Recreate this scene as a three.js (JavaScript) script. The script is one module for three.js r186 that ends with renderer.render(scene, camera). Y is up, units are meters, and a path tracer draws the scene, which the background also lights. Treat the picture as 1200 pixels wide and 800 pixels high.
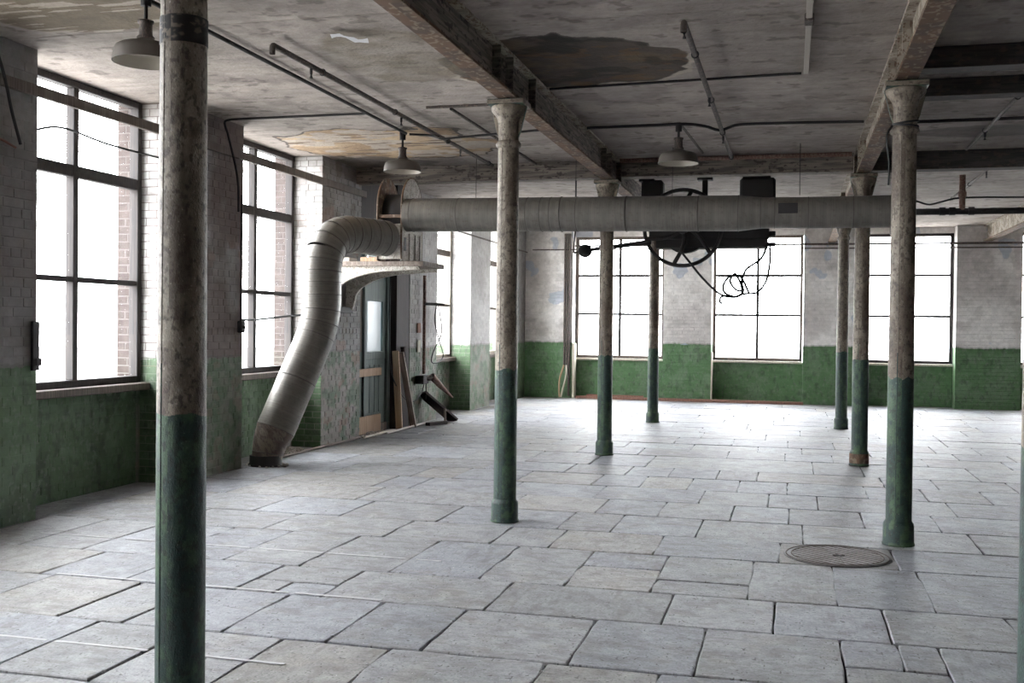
import * as THREE from 'three';
import { mergeGeometries } from 'three/addons/utils/BufferGeometryUtils.js';

// ---------------------------------------------------------------- camera, sky, exposure
const scene = new THREE.Scene();
const FOCAL = 1240, CAM = new THREE.Vector3(2.2932, 1.6215, 0);
const camera = new THREE.PerspectiveCamera(2 * Math.atan(400 / FOCAL) * 180 / Math.PI, 1.5, 0.05, 600);
camera.position.copy(CAM);
camera.rotation.set(-0.0142, 0.2584, 0.0110, 'YXZ');
camera.updateMatrixWorld();
scene.background = new THREE.Color().setRGB(0.955, 0.985, 1.02);   // even bright overcast sky
scene.backgroundIntensity = 7.0;
const renderer = new THREE.WebGLRenderer({ antialias: true });
renderer.toneMapping = THREE.LinearToneMapping;
renderer.toneMappingExposure = 3.8;
renderer.shadowMap.enabled = true;

// ---------------------------------------------------------------- helpers
let seed = 12345;
const rnd = () => { seed = (seed * 1664525 + 1013904223) >>> 0; return seed / 4294967296; };
const rr = (a, b) => a + (b - a) * rnd();
const clamp = (x, a = 0, b = 1) => Math.min(b, Math.max(a, x));
const mix = (a, b, t) => a + (b - a) * t;
const mix3 = (a, b, t) => [mix(a[0], b[0], t), mix(a[1], b[1], t), mix(a[2], b[2], t)];
const sstep = (a, b, x) => { const t = clamp((x - a) / (b - a)); return t * t * (3 - 2 * t); };
const V = (x, y, z) => new THREE.Vector3(x, y, z);
const LAT = new Float32Array(65536); { let s = 777; for (let i = 0; i < 65536; i++) { s = (s * 1664525 + 1013904223) >>> 0; LAT[i] = s / 4294967296; } }
function noise(x, y) {
  const xi = Math.floor(x), yi = Math.floor(y); let fx = x - xi, fy = y - yi;
  fx = fx * fx * (3 - 2 * fx); fy = fy * fy * (3 - 2 * fy);
  const a = xi & 255, b = (xi + 1) & 255, c = (yi & 255) << 8, d = ((yi + 1) & 255) << 8;
  return (LAT[a + c] * (1 - fx) + LAT[b + c] * fx) * (1 - fy) + (LAT[a + d] * (1 - fx) + LAT[b + d] * fx) * fy;
}
function fbm(x, y, o = 4) { let s = 0, a = 0.5, t = 0; for (let i = 0; i < o; i++) { s += a * noise(x, y); t += a; a *= 0.5; x = x * 2.03 + 17.3; y = y * 2.03 + 9.1; } return s / t; }
const toS = (x) => { x = clamp(x); return 255 * (x <= 0.0031308 ? 12.92 * x : 1.055 * Math.pow(x, 1 / 2.4) - 0.055); };
function colorTex(w, h, fn, wrap = THREE.RepeatWrapping) {           // fn(u, v) gives a linear base colour
  const d = new Uint8Array(w * h * 4);
  for (let j = 0; j < h; j++) for (let i = 0; i < w; i++) {
    const c = fn((i + 0.5) / w, (j + 0.5) / h), k = (j * w + i) * 4;
    d[k] = toS(c[0]); d[k + 1] = toS(c[1]); d[k + 2] = toS(c[2]); d[k + 3] = 255;
  }
  const t = new THREE.DataTexture(d, w, h); t.colorSpace = THREE.SRGBColorSpace; t.wrapS = t.wrapT = wrap;
  t.magFilter = THREE.LinearFilter; t.minFilter = THREE.LinearMipmapLinearFilter; t.generateMipmaps = true; t.needsUpdate = true; return t;
}
function greyTex(w, h, fn) {
  const d = new Uint8Array(w * h * 4);
  for (let j = 0; j < h; j++) for (let i = 0; i < w; i++) { const c = clamp(fn((i + 0.5) / w, (j + 0.5) / h)) * 255, k = (j * w + i) * 4; d[k] = d[k + 1] = d[k + 2] = c; d[k + 3] = 255; }
  const t = new THREE.DataTexture(d, w, h); t.wrapS = t.wrapT = THREE.RepeatWrapping; t.magFilter = THREE.LinearFilter; t.needsUpdate = true; return t;
}
const M = {};
const mat = (o) => new THREE.MeshStandardMaterial({ roughness: 0.9, ...o });

const used = {};
function numbered(n) { const k = used[n] = (used[n] ?? -1) + 1; return k ? `${n}_${String(k).padStart(3, '0')}` : n; }
function shadows(o) { o.castShadow = o.receiveShadow = true; return o; }
function tag(o, label, category, group, kind) { o.userData.label = label; o.userData.category = category; if (group) o.userData.group = group; if (kind) o.userData.kind = kind; return o; }
function thing(name, label, category, pos = [0, 0, 0], { group, kind, turn = 0 } = {}) {
  const o = new THREE.Group(); o.name = numbered(name); o.position.set(...pos); o.rotation.y = turn; scene.add(o); return tag(o, label, category, group, kind);
}
// parts are built in world axes and shifted into their thing's own axes
function part(name, geos, m, parent) {
  const g = Array.isArray(geos) ? (geos.length > 1 ? mergeGeometries(geos.map(plain)) : geos[0]) : geos;
  const o = shadows(new THREE.Mesh(g, m)); o.name = name; parent.add(o); return o;
}
function solo(name, geos, m, label, category, opt = {}) {
  const o = part(numbered(name), geos, m, scene); return tag(o, label, category, opt.group, opt.kind);
}
function plain(g) { g = g.index ? g.toNonIndexed() : g; for (const k of Object.keys(g.attributes)) if (!['position', 'normal', 'uv'].includes(k)) g.deleteAttribute(k); return g; }
// chamfered box with uv in metres; x0..x1 etc. are its bounds
function box(x0, x1, y0, y1, z0, z1, b = 0.004) {
  const w = x1 - x0, h = y1 - y0, d = z1 - z0; b = Math.min(b, w * 0.3, h * 0.3, d * 0.3);
  const P = [], N = [], U = [], X = [x0, y0, z0], S = [w, h, d], C = [x0 + w / 2, y0 + h / 2, z0 + d / 2];
  const quad = (a, bb, c, dd) => {
    const n = V().subVectors(bb, a).cross(V().subVectors(c, a)).normalize(), mid = V().add(a).add(c).multiplyScalar(0.5);
    if (n.dot(V(mid.x - C[0], mid.y - C[1], mid.z - C[2])) < 0) { n.negate(); [bb, dd] = [dd, bb]; }
    const ax = Math.abs(n.x) > 0.7 ? 0 : Math.abs(n.y) > 0.7 ? 1 : 2;
    for (const p of [a, bb, c, a, c, dd]) { P.push(p.x, p.y, p.z); N.push(n.x, n.y, n.z); U.push(ax === 0 ? p.z : p.x, ax === 1 ? p.z : p.y); }
  };
  const pt = (ax, s, i, j, u, v) => { const q = [0, 0, 0]; q[ax] = s ? X[ax] + S[ax] : X[ax]; q[i] = u; q[j] = v; return V(...q); };
  const ring = {};
  for (let ax = 0; ax < 3; ax++) for (const s of [0, 1]) {
    const i = (ax + 1) % 3, j = (ax + 2) % 3, u0 = X[i] + b, u1 = X[i] + S[i] - b, v0 = X[j] + b, v1 = X[j] + S[j] - b;
    quad(pt(ax, s, i, j, u0, v0), pt(ax, s, i, j, u1, v0), pt(ax, s, i, j, u1, v1), pt(ax, s, i, j, u0, v1));
  }
  for (let ax = 0; ax < 3; ax++) {                                   // the twelve chamfers run along ax
    const i = (ax + 1) % 3, j = (ax + 2) % 3, l0 = X[ax] + b, l1 = X[ax] + S[ax] - b;
    for (const si of [0, 1]) for (const sj of [0, 1]) {
      const mk = (l, ui, vj) => { const q = [0, 0, 0]; q[ax] = l; q[i] = ui; q[j] = vj; return V(...q); };
      const Ei = si ? X[i] + S[i] : X[i], Ii = si ? Ei - b : Ei + b, Ej = sj ? X[j] + S[j] : X[j], Ij = sj ? Ej - b : Ej + b;
      quad(mk(l0, Ei, Ij), mk(l1, Ei, Ij), mk(l1, Ii, Ej), mk(l0, Ii, Ej));
    }
  }
  for (const sx of [0, 1]) for (const sy of [0, 1]) for (const sz of [0, 1]) {
    const E = [sx ? x1 : x0, sy ? y1 : y0, sz ? z1 : z0], I = [sx ? x1 - b : x0 + b, sy ? y1 - b : y0 + b, sz ? z1 - b : z0 + b];
    const a = V(E[0], I[1], I[2]), q = V(I[0], E[1], I[2]), c = V(I[0], I[1], E[2]); const n = V(sx ? 1 : -1, sy ? 1 : -1, sz ? 1 : -1).normalize();
    const flip = V().subVectors(q, a).cross(V().subVectors(c, a)).dot(n) < 0;
    for (const p of flip ? [a, c, q] : [a, q, c]) { P.push(p.x, p.y, p.z); N.push(n.x, n.y, n.z); U.push(p.x, p.y); }
  }
  return geo(P, N, U);
}
function geo(P, N, U) {
  const g = new THREE.BufferGeometry(); g.setAttribute('position', new THREE.Float32BufferAttribute(P, 3));
  if (N) g.setAttribute('normal', new THREE.Float32BufferAttribute(N, 3)); if (U) g.setAttribute('uv', new THREE.Float32BufferAttribute(U, 2));
  if (!N) g.computeVertexNormals(); return g;
}
// a box between two points: width across (w) and height (h)
function bar(a, b, w, h, roll = 0, bev = 0.003) {
  const L = a.distanceTo(b), g = box(-w / 2, w / 2, -h / 2, h / 2, 0, L, bev); if (roll) g.rotateZ(roll);
  const o = new THREE.Object3D(); o.position.copy(a); o.up.set(0, 1, 0); if (Math.abs(V().subVectors(b, a).normalize().y) > 0.98) o.up.set(0, 0, 1);
  o.lookAt(b); o.updateMatrix(); return g.applyMatrix4(o.matrix);
}
// points along a bent line; corner radii round the bends
function bend(pts, R = 0.08, step = 8) {
  const out = [pts[0].clone()];
  for (let i = 1; i < pts.length - 1; i++) {
    const p = pts[i], a = V().subVectors(pts[i - 1], p), b = V().subVectors(pts[i + 1], p), r = Math.min(Array.isArray(R) ? R[i - 1] : R, a.length() * 0.49, b.length() * 0.49);
    a.setLength(r).add(p); b.setLength(r).add(p);
    for (let k = 0; k <= step; k++) { const t = k / step; out.push(V(0, 0, 0).addScaledVector(a, (1 - t) ** 2).addScaledVector(p, 2 * t * (1 - t)).addScaledVector(b, t * t)); }
  }
  out.push(pts[pts.length - 1].clone()); return out;
}
// tube along points, radius a number or a function of the share of the length; uv in metres
function sweep(pts, radius, seg = 10, cap = true) {
  const n = pts.length, T = pts.map((p, i) => V().subVectors(pts[Math.min(n - 1, i + 1)], pts[Math.max(0, i - 1)]).normalize());
  const len = [0]; for (let i = 1; i < n; i++) len.push(len[i - 1] + pts[i].distanceTo(pts[i - 1]));
  let nr = Math.abs(T[0].y) < 0.9 ? V(0, 1, 0) : V(1, 0, 0); nr.addScaledVector(T[0], -nr.dot(T[0])).normalize();
  const P = [], N = [], U = [], I = [];
  for (let i = 0; i < n; i++) {
    nr.addScaledVector(T[i], -nr.dot(T[i])).normalize(); const bn = V().crossVectors(T[i], nr), r = typeof radius === 'function' ? radius(len[i] / len[n - 1]) : radius;
    for (let k = 0; k <= seg; k++) { const a = k / seg * 2 * Math.PI, d = V().addScaledVector(nr, Math.cos(a)).addScaledVector(bn, Math.sin(a)); P.push(pts[i].x + d.x * r, pts[i].y + d.y * r, pts[i].z + d.z * r); N.push(d.x, d.y, d.z); U.push(k / seg * 2 * Math.PI * r, len[i]); }
  }
  for (let i = 0; i < n - 1; i++) for (let k = 0; k < seg; k++) { const a = i * (seg + 1) + k, b = a + seg + 1; I.push(a, a + 1, b, b, a + 1, b + 1); }
  if (cap) for (const e of [0, n - 1]) {
    const c = P.length / 3, s = e ? 1 : -1; P.push(pts[e].x, pts[e].y, pts[e].z); N.push(T[e].x * s, T[e].y * s, T[e].z * s); U.push(0, 0);
    for (let k = 0; k <= seg; k++) { const q = (e * (seg + 1) + k) * 3; P.push(P[q], P[q + 1], P[q + 2]); N.push(T[e].x * s, T[e].y * s, T[e].z * s); U.push(0, 0); }
    for (let k = 0; k < seg; k++) e ? I.push(c, c + 2 + k, c + 1 + k) : I.push(c, c + 1 + k, c + 2 + k);
  }
  const g = geo(P, N, U); g.setIndex(I); return g.toNonIndexed();
}
function smoothLine(pts, n = 40) { return new THREE.CatmullRomCurve3(pts, false, 'centripetal').getPoints(n); }
function lathe(profile, seg = 36, x = 0, y = 0, z = 0) {
  const g = new THREE.LatheGeometry(profile.map(([r, h]) => new THREE.Vector2(r, h)), seg); const U = g.attributes.uv, P = g.attributes.position;
  for (let i = 0; i < U.count; i++) U.setXY(i, U.getX(i), P.getY(i)); g.translate(x, y, z); return g.toNonIndexed();
}
function extrude(pts, depth, bev = 0.004, holes = []) {              // outline in xy, thickness along z centred
  const s = new THREE.Shape(pts.map(([x, y]) => new THREE.Vector2(x, y))); for (const h of holes) s.holes.push(new THREE.Path(h.map(([x, y]) => new THREE.Vector2(x, y))));
  const g = new THREE.ExtrudeGeometry(s, { depth: depth - 2 * bev, bevelEnabled: bev > 0, bevelThickness: bev, bevelSize: bev, bevelOffset: -bev, bevelSegments: 1, curveSegments: 10 }); g.translate(0, 0, -depth / 2 + bev); return g;
}
function ringAt(p, dir, R, r, seg = 28) { const g = new THREE.TorusGeometry(R, r, 6, seg); g.applyQuaternion(new THREE.Quaternion().setFromUnitVectors(V(0, 0, 1), dir.clone().normalize())); g.translate(p.x, p.y, p.z); return g.toNonIndexed(); }
function inFrame(x, y, z, margin = 0.04) { const p = V(x, y, z).applyMatrix4(camera.matrixWorldInverse); if (p.z > -0.3) return false; p.applyMatrix4(camera.projectionMatrix); return Math.abs(p.x) < 1 + margin && Math.abs(p.y) < 1 + margin; }
camera.matrixWorldInverse.copy(camera.matrixWorld).invert(); camera.updateProjectionMatrix();

// ---------------------------------------------------------------- measures
const CEIL = 3.83, GIRD = 3.5, WL = -3.67, WINX = -4.12, OUTX = -4.36, WB = -23.74, WINZ = -24.12, OUTZ = -24.4, WR = 15.6, WF = 8.0;
const BAND0 = 2.69, BAND1 = 2.796;
const ROWA = 0, ROWB = 3.0966, ROWC = 6.193, Z2 = -8.498, BAY = 4.8455, PAINT = 1.25;

// ---------------------------------------------------------------- materials
const stoneFn = (u, v) => {
  const x = u * 256 / 4, y = v * 256 / 4;                            // lattice repeats every 256
  const a = fbm(x * 0.25, y * 0.25, 3), b = fbm(x, y, 4), c = noise(x * 4, y * 4), st = fbm(x * 0.5 + 40, y * 3, 3), f = noise(x * 8, y * 8);
  let k = 0.285 + 0.15 * (a - 0.5) + 0.12 * (b - 0.5) + 0.08 * (c - 0.5) + 0.06 * (f - 0.5) + 0.08 * (st - 0.5);
  let col = [k * 0.985, k * 0.995, k * 1.03];
  const warm = sstep(0.55, 0.75, fbm(x * 0.18 + 90, y * 0.18 + 30, 3)); col = mix3(col, [k * 0.93, k * 0.86, k * 0.74], warm * 0.35);
  const pit = sstep(0.80, 0.88, noise(x * 3.1 + 5, y * 2.3 + 8)) * sstep(0.5, 0.6, b); col = mix3(col, [0.07, 0.066, 0.062], pit * 0.8);
  const sc = sstep(0.90, 0.95, noise(x * 6.3 + 70, y * 2.0 + 20)) ; col = mix3(col, [0.10, 0.095, 0.09], sc * 0.6);
  const gr = sstep(0.56, 0.72, fbm(x * 0.3 + 15, y * 0.5 + 66, 4)); col = mix3(col, [0.145, 0.135, 0.12], gr * 0.38);
  return col;
};
M.stone = mat({ map: colorTex(1024, 1024, stoneFn), bumpMap: greyTex(1024, 1024, (u, v) => { const x = u * 64, y = v * 64; return 0.5 + 0.6 * (fbm(x, y, 4) - 0.5) + 0.25 * (noise(x * 4, y * 4) - 0.5) - 0.5 * sstep(0.80, 0.88, noise(x * 3.1 + 5, y * 2.3 + 8)); }), bumpScale: 0.003, roughness: 0.6, vertexColors: true });
M.dirt = mat({ map: colorTex(256, 256, (u, v) => { const k = 0.022 + 0.03 * fbm(u * 32, v * 32); return [k * 1.05, k, k * 0.9]; }), roughness: 1 });

// painted brick of the window side: s runs along the wall, h is the height
const LS0 = 6, LSW = 16.4, HH = 3.84;
function paintedWall(s, h, kind) {
  const n1 = fbm(s * 1.1 + 3, h * 1.1 + 7), n2 = fbm(s * 4 + 50, h * 4 + 20), n3 = fbm(s * 14, h * 14, 3), n4 = noise(s * 60, h * 60);
  const edge = PAINT + 0.035 * (fbm(s * 5, 3.3) - 0.5) + 0.02 * (noise(s * 22, 9) - 0.5);
  let c;
  if (h > edge) {
    { const w = kind.white ?? 1; c = mix3([0.52 * w, 0.505 * w, 0.485 * w], [0.37 * w, 0.35 * w, 0.335 * w], sstep(0.35, 0.7, n1)); }
    c = mix3(c, [0.20, 0.165, 0.145], 0.75 * sstep(0.56, 0.70, n2) * (kind.grime ?? 0.5));
    c = mix3(c, [0.27, 0.14, 0.10], 0.8 * sstep(0.66, 0.70, fbm(s * 3 + 11, h * 3 + 90)) * (kind.bare ?? 0.4));
    if (kind.brown) { const b = sstep(0.24, 0.40, fbm(s * 1.2 + 71, h * 0.9 + 5)); c = mix3(c, [0.17, 0.125, 0.11], kind.brown * b); }
    if (h < edge + 0.03) c = mix3(c, [0.16, 0.16, 0.14], 0.5);
  } else {
    c = mix3([0.11, 0.185, 0.092], [0.08, 0.125, 0.066], sstep(0.35, 0.65, n1)); if (kind.fresh) c = mix3(c, [0.105, 0.22, 0.092], kind.fresh);
    c = mix3(c, [0.17, 0.25, 0.155], 0.5 * sstep(0.5, 0.65, n2));
    c = mix3(c, [0.05, 0.065, 0.048], 0.45 * sstep(0.54, 0.74, fbm(s * 17 + 31, h * 9 + 77, 5))); c = mix3(c, [0.20, 0.24, 0.18], 0.45 * sstep(0.62, 0.70, fbm(s * 31 + 7, h * 24 + 3)));
    if (kind.worn) { c = mix3(c, [0.19, 0.225, 0.175], kind.worn * 0.75); c = mix3(c, [0.33, 0.30, 0.27], kind.worn * sstep(0.38, 0.60, fbm(s * 6 + 5, h * 7 + 12))); c = mix3(c, [0.30, 0.19, 0.155], kind.worn * 0.7 * sstep(0.60, 0.68, fbm(s * 5 + 25, h * 6 + 52))); }
  }
  const k = 0.80 * (1 + 0.30 * (n3 - 0.5) + 0.12 * (n4 - 0.5)); return [c[0] * k, c[1] * k, c[2] * k];
}
const bayKind = (s) => (s < 7.4 ? { grime: 0.55, bare: 0.1, white: 0.55 } : s < 9.35 ? { grime: 0.45, bare: 0.1 } : s < 10.75 ? { grime: 0.8, bare: 0.5, brown: 0.9, worn: 0.4, white: 0.7 } : s < 12.7 ? { grime: 0.5, bare: 0.2 } : s < 14.2 ? { grime: 0.9, bare: 0.5, worn: 0.9, white: 0.6 } : s < 17.6 ? { grime: 0.25, bare: 0.05, worn: 0.6 } : { grime: 0.15, bare: 0.05, worn: 0.5 });
M.wallLeft = mat({ map: colorTex(2048, 512, (u, v) => { const s = LS0 + u * LSW; return paintedWall(s, v * HH, bayKind(s)); }), roughness: 0.75, vertexColors: true });
M.wallSide = mat({ map: colorTex(512, 512, (u, v) => { const s = 40 + u * 3.84; return paintedWall(s, v * HH, { grime: 0.55, bare: 0.35 }); }), roughness: 0.7, vertexColors: true });
function backWall(s, h) {
  const c = paintedWall(s + 60, h - (h > 1 && h < 1.4 ? 0.02 : 0), { grime: 0.28, bare: 0.05, white: 1.62, fresh: 0.8 });
  if (h > PAINT) { const bl = sstep(0.70, 0.72, fbm(s * 1.7 + 4, h * 1.7 + 33)); return mix3(c, [0.30, 0.36, 0.46], bl * 0.6); }
  return c;
}
const BS0 = -4.6, BSW = 14.2;
M.wallBack = mat({ map: colorTex(2048, 512, (u, v) => backWall(BS0 + u * BSW, v * HH)), roughness: 0.75, vertexColors: true });
M.bareBrick = mat({ map: colorTex(512, 512, (u, v) => { const n = fbm(u * 64, v * 64), m = fbm(u * 8, v * 8); return mix3([0.035, 0.024, 0.022], [0.06, 0.045, 0.04], clamp(n * 1.5 - 0.3 + (m - 0.5))); }), roughness: 0.95, vertexColors: true });
M.mortar = mat({ color: new THREE.Color().setRGB(0.10, 0.09, 0.085), roughness: 0.95 });
M.soot = mat({ color: new THREE.Color().setRGB(0.30, 0.285, 0.27), roughness: 0.95 });

// ceiling plaster, with the damp patches where the photograph has them
const CX0 = -4.75, CXW = 11.6, CZ0 = 3.5, CZW = 20.6;
function ceilPlaster(x, s) {
  const n1 = fbm(x * 0.8 + 5, s * 0.8 + 1), n2 = fbm(x * 3, s * 3 + 40), n3 = fbm(x * 2.2, s * 16 + 9, 3), n4 = noise(x * 30, s * 50);
  let c = mix3([0.465, 0.425, 0.40], [0.34, 0.31, 0.29], sstep(0.35, 0.7, n1));
  c = mix3(c, [0.24, 0.215, 0.20], 0.5 * sstep(0.52, 0.72, n2));
  c = mix3(c, [0.14, 0.125, 0.115], 0.55 * sstep(0.66, 0.74, fbm(x * 7 + 3, s * 9 + 8)));
  const wob = 0.55 * (fbm(x * 1.7 + 9, s * 1.7 + 2) - 0.5) + 0.25 * (n2 - 0.5);
  const blob = (cx, cs, rx, rs) => 1 - Math.hypot((x - cx) / rx, (s - cs) / rs) + wob;
  let b = blob(0.40, 8.75, 1.02, 0.88);                              // big brown damp patch between the girders
  if (b > 0) { const e = sstep(0, 0.04, b); c = mix3(c, mix3([0.075, 0.058, 0.045], [0.15, 0.105, 0.06], sstep(0.4, 0.65, n2)), 0.92 * e); if (fbm(x * 5, s * 8 + 3) > 0.66) c = mix3(c, [0.20, 0.11, 0.05], 0.5); c = mix3(c, [0.03, 0.025, 0.022], 0.7 * sstep(0.5, 0.62, fbm(x * 2.5 + 30, s * 4))); }
  if (b > -0.05 && b < 0.015 && s > 8.6) c = mix3(c, [0.62, 0.57, 0.48], 0.7);
  b = blob(-0.85, 8.25, 0.75, 0.85); if (b > 0) c = mix3(c, [0.20, 0.175, 0.135], 0.75 * sstep(0, 0.18, b) * (0.5 + sstep(0.3, 0.6, n2) * 0.5));
  b = blob(-2.75, 6.55, 0.75, 0.55); if (b > 0) { c = mix3(c, [0.17, 0.135, 0.085], 0.8 * sstep(0, 0.12, b)); if (n3 > 0.64) c = mix3(c, [0.5, 0.46, 0.40], 0.7); }
  b = blob(-2.55, 12.2, 1.35, 1.05);                                 // ochre patch where the skim has come away
  if (b > 0.02) { c = mix3([0.48, 0.37, 0.25], [0.33, 0.24, 0.155], sstep(0.4, 0.6, n2)); c = mix3(c, [0.44, 0.40, 0.36], 0.85 * sstep(0.50, 0.54, fbm(x * 3 + 8, s * 4))); if (n3 > 0.67) c = [0.16, 0.12, 0.09]; } else if (b > -0.02) c = [0.10, 0.085, 0.075];
  b = blob(-3.3, 13.6, 0.9, 0.6); if (b > 0) c = mix3(c, [0.13, 0.12, 0.115], 0.8 * sstep(0, 0.1, b));
  b = blob(4.4, 12.6, 1.0, 0.35); if (b > 0) c = mix3(c, [0.17, 0.16, 0.16], 0.7 * sstep(0, 0.1, b));
  const k = 0.84 + 0.30 * (n3 - 0.5) + 0.15 * (n4 - 0.5) + 0.26 * (fbm(x * 9 + 2, s * 9, 3) - 0.5); return [c[0] * k * 1.03, c[1] * k * 0.985, c[2] * k * 0.94];
}
M.ceiling = mat({ map: colorTex(1280, 2048, (u, v) => ceilPlaster(CX0 + u * CXW, CZ0 + v * CZW)), roughness: 0.95, bumpMap: greyTex(512, 512, (u, v) => fbm(u * 64, v * 64, 4)), bumpScale: 0.006 });
M.ceiling.bumpMap.repeat.set(8, 14);

// cast-iron column: v is the height in metres; worn cream above, dark green below
const colTex = (off) => colorTex(256, 1024, (u, v) => {
  const h = v * 3.6, n = fbm(u * 12 + off, h * 14 + off), m = fbm(u * 36 + off, h * 50 + 4), f = noise(u * 128, h * 160), L = fbm(u * 4 + off, h * 2.2 + off, 3);
  let c;
  if (h > 1.265 + 0.03 * (noise(u * 12.8, off) - 0.5)) {
    c = mix3([0.37, 0.315, 0.245], [0.22, 0.175, 0.135], sstep(0.35, 0.65, 0.6 * n + 0.4 * L));
    c = mix3(c, [0.085, 0.06, 0.048], 0.7 * sstep(0.57, 0.70, m)); c = mix3(c, [0.12, 0.085, 0.06], 0.55 * sstep(0.55, 0.68, L)); if (f > 0.9 && m < 0.5) c = mix3(c, [0.6, 0.55, 0.47], 0.6);
  } else {
    c = mix3([0.036, 0.070, 0.060], [0.08, 0.145, 0.08], sstep(0.42, 0.66, 0.5 * n + 0.5 * L));
    c = mix3(c, [0.035, 0.037, 0.035], 0.6 * sstep(0.55, 0.70, m)); if (f > 0.93) c = mix3(c, [0.22, 0.30, 0.22], 0.6);
    if (h < 0.2) c = mix3(c, [0.12, 0.20, 0.09], 0.35 * sstep(0.5, 0.6, n));
  }
  const k = 0.82 + 0.25 * (f - 0.5); return c.map((q) => q * k);
});
M.column = [0, 37, 91].map((o) => { const t = colTex(o); t.repeat.set(1, 1 / 3.6); return mat({ map: t, roughness: 0.55, bumpMap: M.ceiling.bumpMap.clone(), bumpScale: 0.002 }); });
for (const m of M.column) m.bumpMap.repeat.set(3, 2.5);

function metre(t, w, h) { t.repeat.set(1 / w, 1 / h); return t; }
M.duct = mat({ map: metre(colorTex(512, 512, (u, v) => { const x = u * 32, y = v * 32, n = fbm(x * 0.5, y * 0.5), m = fbm(x * 2, y * 2), st = noise(x * 0.25, y * 8); let k = 0.175 + 0.08 * (n - 0.5) + 0.05 * (st - 0.5); let c = [k * 1.07, k, k * 0.88]; c = mix3(c, [0.13, 0.11, 0.09], 0.45 * sstep(0.62, 0.76, m)); return c; }), 2, 2), roughness: 0.45, metalness: 0.25 });
M.ductFoot = mat({ map: metre(colorTex(256, 256, (u, v) => { const n = fbm(u * 16, v * 16), m = fbm(u * 48, v * 48); return mix3(mix3([0.20, 0.165, 0.13], [0.12, 0.09, 0.07], sstep(0.4, 0.6, n)), [0.06, 0.045, 0.04], 0.6 * sstep(0.55, 0.68, m)); }), 1, 1), roughness: 0.7 });
M.seam = mat({ color: new THREE.Color().setRGB(0.10, 0.09, 0.08), roughness: 0.6 });
M.rust = mat({ map: metre(colorTex(512, 512, (u, v) => { const n = fbm(u * 16, v * 16), m = fbm(u * 64, v * 64, 3); let c = mix3([0.16, 0.095, 0.06], [0.11, 0.075, 0.055], sstep(0.4, 0.6, n)); c = mix3(c, [0.34, 0.27, 0.20], 0.55 * sstep(0.56, 0.70, m)); return c; }), 2.5, 2.5), roughness: 0.9 });
M.webPaint = mat({ map: metre(colorTex(512, 512, (u, v) => { const n = fbm(u * 16 + 3, v * 16), m = fbm(u * 64, v * 64 + 5, 3); let c = mix3([0.46, 0.41, 0.34], [0.30, 0.26, 0.21], sstep(0.4, 0.62, n)); c = mix3(c, [0.15, 0.09, 0.06], 0.8 * sstep(0.60, 0.68, m)); return c; }), 1.5, 1.5), roughness: 0.85 });
M.beam = mat({ map: metre(colorTex(512, 256, (u, v) => { const n = fbm(u * 8, v * 64), m = fbm(u * 32, v * 32 + 9); let c = mix3([0.27, 0.235, 0.20], [0.15, 0.13, 0.115], sstep(0.35, 0.65, n)); c = mix3(c, [0.06, 0.05, 0.045], 0.8 * sstep(0.62, 0.7, m)); return c; }), 2, 1), roughness: 0.9 });
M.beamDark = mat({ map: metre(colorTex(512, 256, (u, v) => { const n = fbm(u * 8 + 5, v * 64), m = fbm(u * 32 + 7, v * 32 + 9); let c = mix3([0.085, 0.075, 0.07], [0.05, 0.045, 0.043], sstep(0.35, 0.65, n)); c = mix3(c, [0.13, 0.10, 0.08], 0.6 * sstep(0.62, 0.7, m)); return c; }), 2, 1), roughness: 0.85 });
const woodFn = (a, b, o) => (u, v) => { const n = fbm(u * 64 + o, v * 4 + o, 4), m = fbm(u * 8 + o, v * 8); return mix3(a, b, clamp(sstep(0.3, 0.7, n) + 0.5 * (m - 0.5))); };
const wood = (a, b, o, r = 0.8) => mat({ map: metre(colorTex(256, 256, woodFn(a, b, o)), 0.5, 1.5), roughness: r });
M.woodPale = wood([0.50, 0.36, 0.24], [0.36, 0.235, 0.145], 3);
M.woodGrey = wood([0.30, 0.25, 0.215], [0.18, 0.145, 0.12], 13);
M.woodDark = wood([0.045, 0.032, 0.03], [0.025, 0.02, 0.02], 23);
M.woodRed = wood([0.28, 0.14, 0.10], [0.17, 0.09, 0.07], 33);
M.frame = wood([0.042, 0.034, 0.031], [0.025, 0.022, 0.022], 43, 0.75);
M.sill = wood([0.15, 0.12, 0.10], [0.085, 0.068, 0.058], 53, 0.75);
M.frameCream = wood([0.55, 0.51, 0.43], [0.40, 0.36, 0.29], 63, 0.7);
M.doorPaint = wood([0.16, 0.20, 0.18], [0.10, 0.135, 0.125], 73, 0.7);
M.iron = mat({ color: new THREE.Color().setRGB(0.035, 0.032, 0.033), roughness: 0.7, metalness: 0.2 });
M.pipe = mat({ map: metre(colorTex(256, 256, (u, v) => { const n = fbm(u * 32, v * 32); return mix3([0.075, 0.062, 0.055], [0.16, 0.12, 0.10], sstep(0.5, 0.75, n)); }), 0.5, 0.5), roughness: 0.7 });
M.pipeBrown = mat({ map: metre(colorTex(256, 256, (u, v) => { const n = fbm(u * 32 + 9, v * 32); return mix3([0.20, 0.11, 0.085], [0.28, 0.20, 0.16], sstep(0.45, 0.7, n)); }), 0.5, 0.5), roughness: 0.75 });
M.pipePale = mat({ color: new THREE.Color().setRGB(0.42, 0.38, 0.33), roughness: 0.7 });
M.tar = mat({ map: metre(colorTex(256, 256, (u, v) => { const n = fbm(u * 16, v * 64); return mix3([0.03, 0.027, 0.026], [0.16, 0.13, 0.10], sstep(0.55, 0.7, n)); }), 1, 1), roughness: 0.7 });
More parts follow.
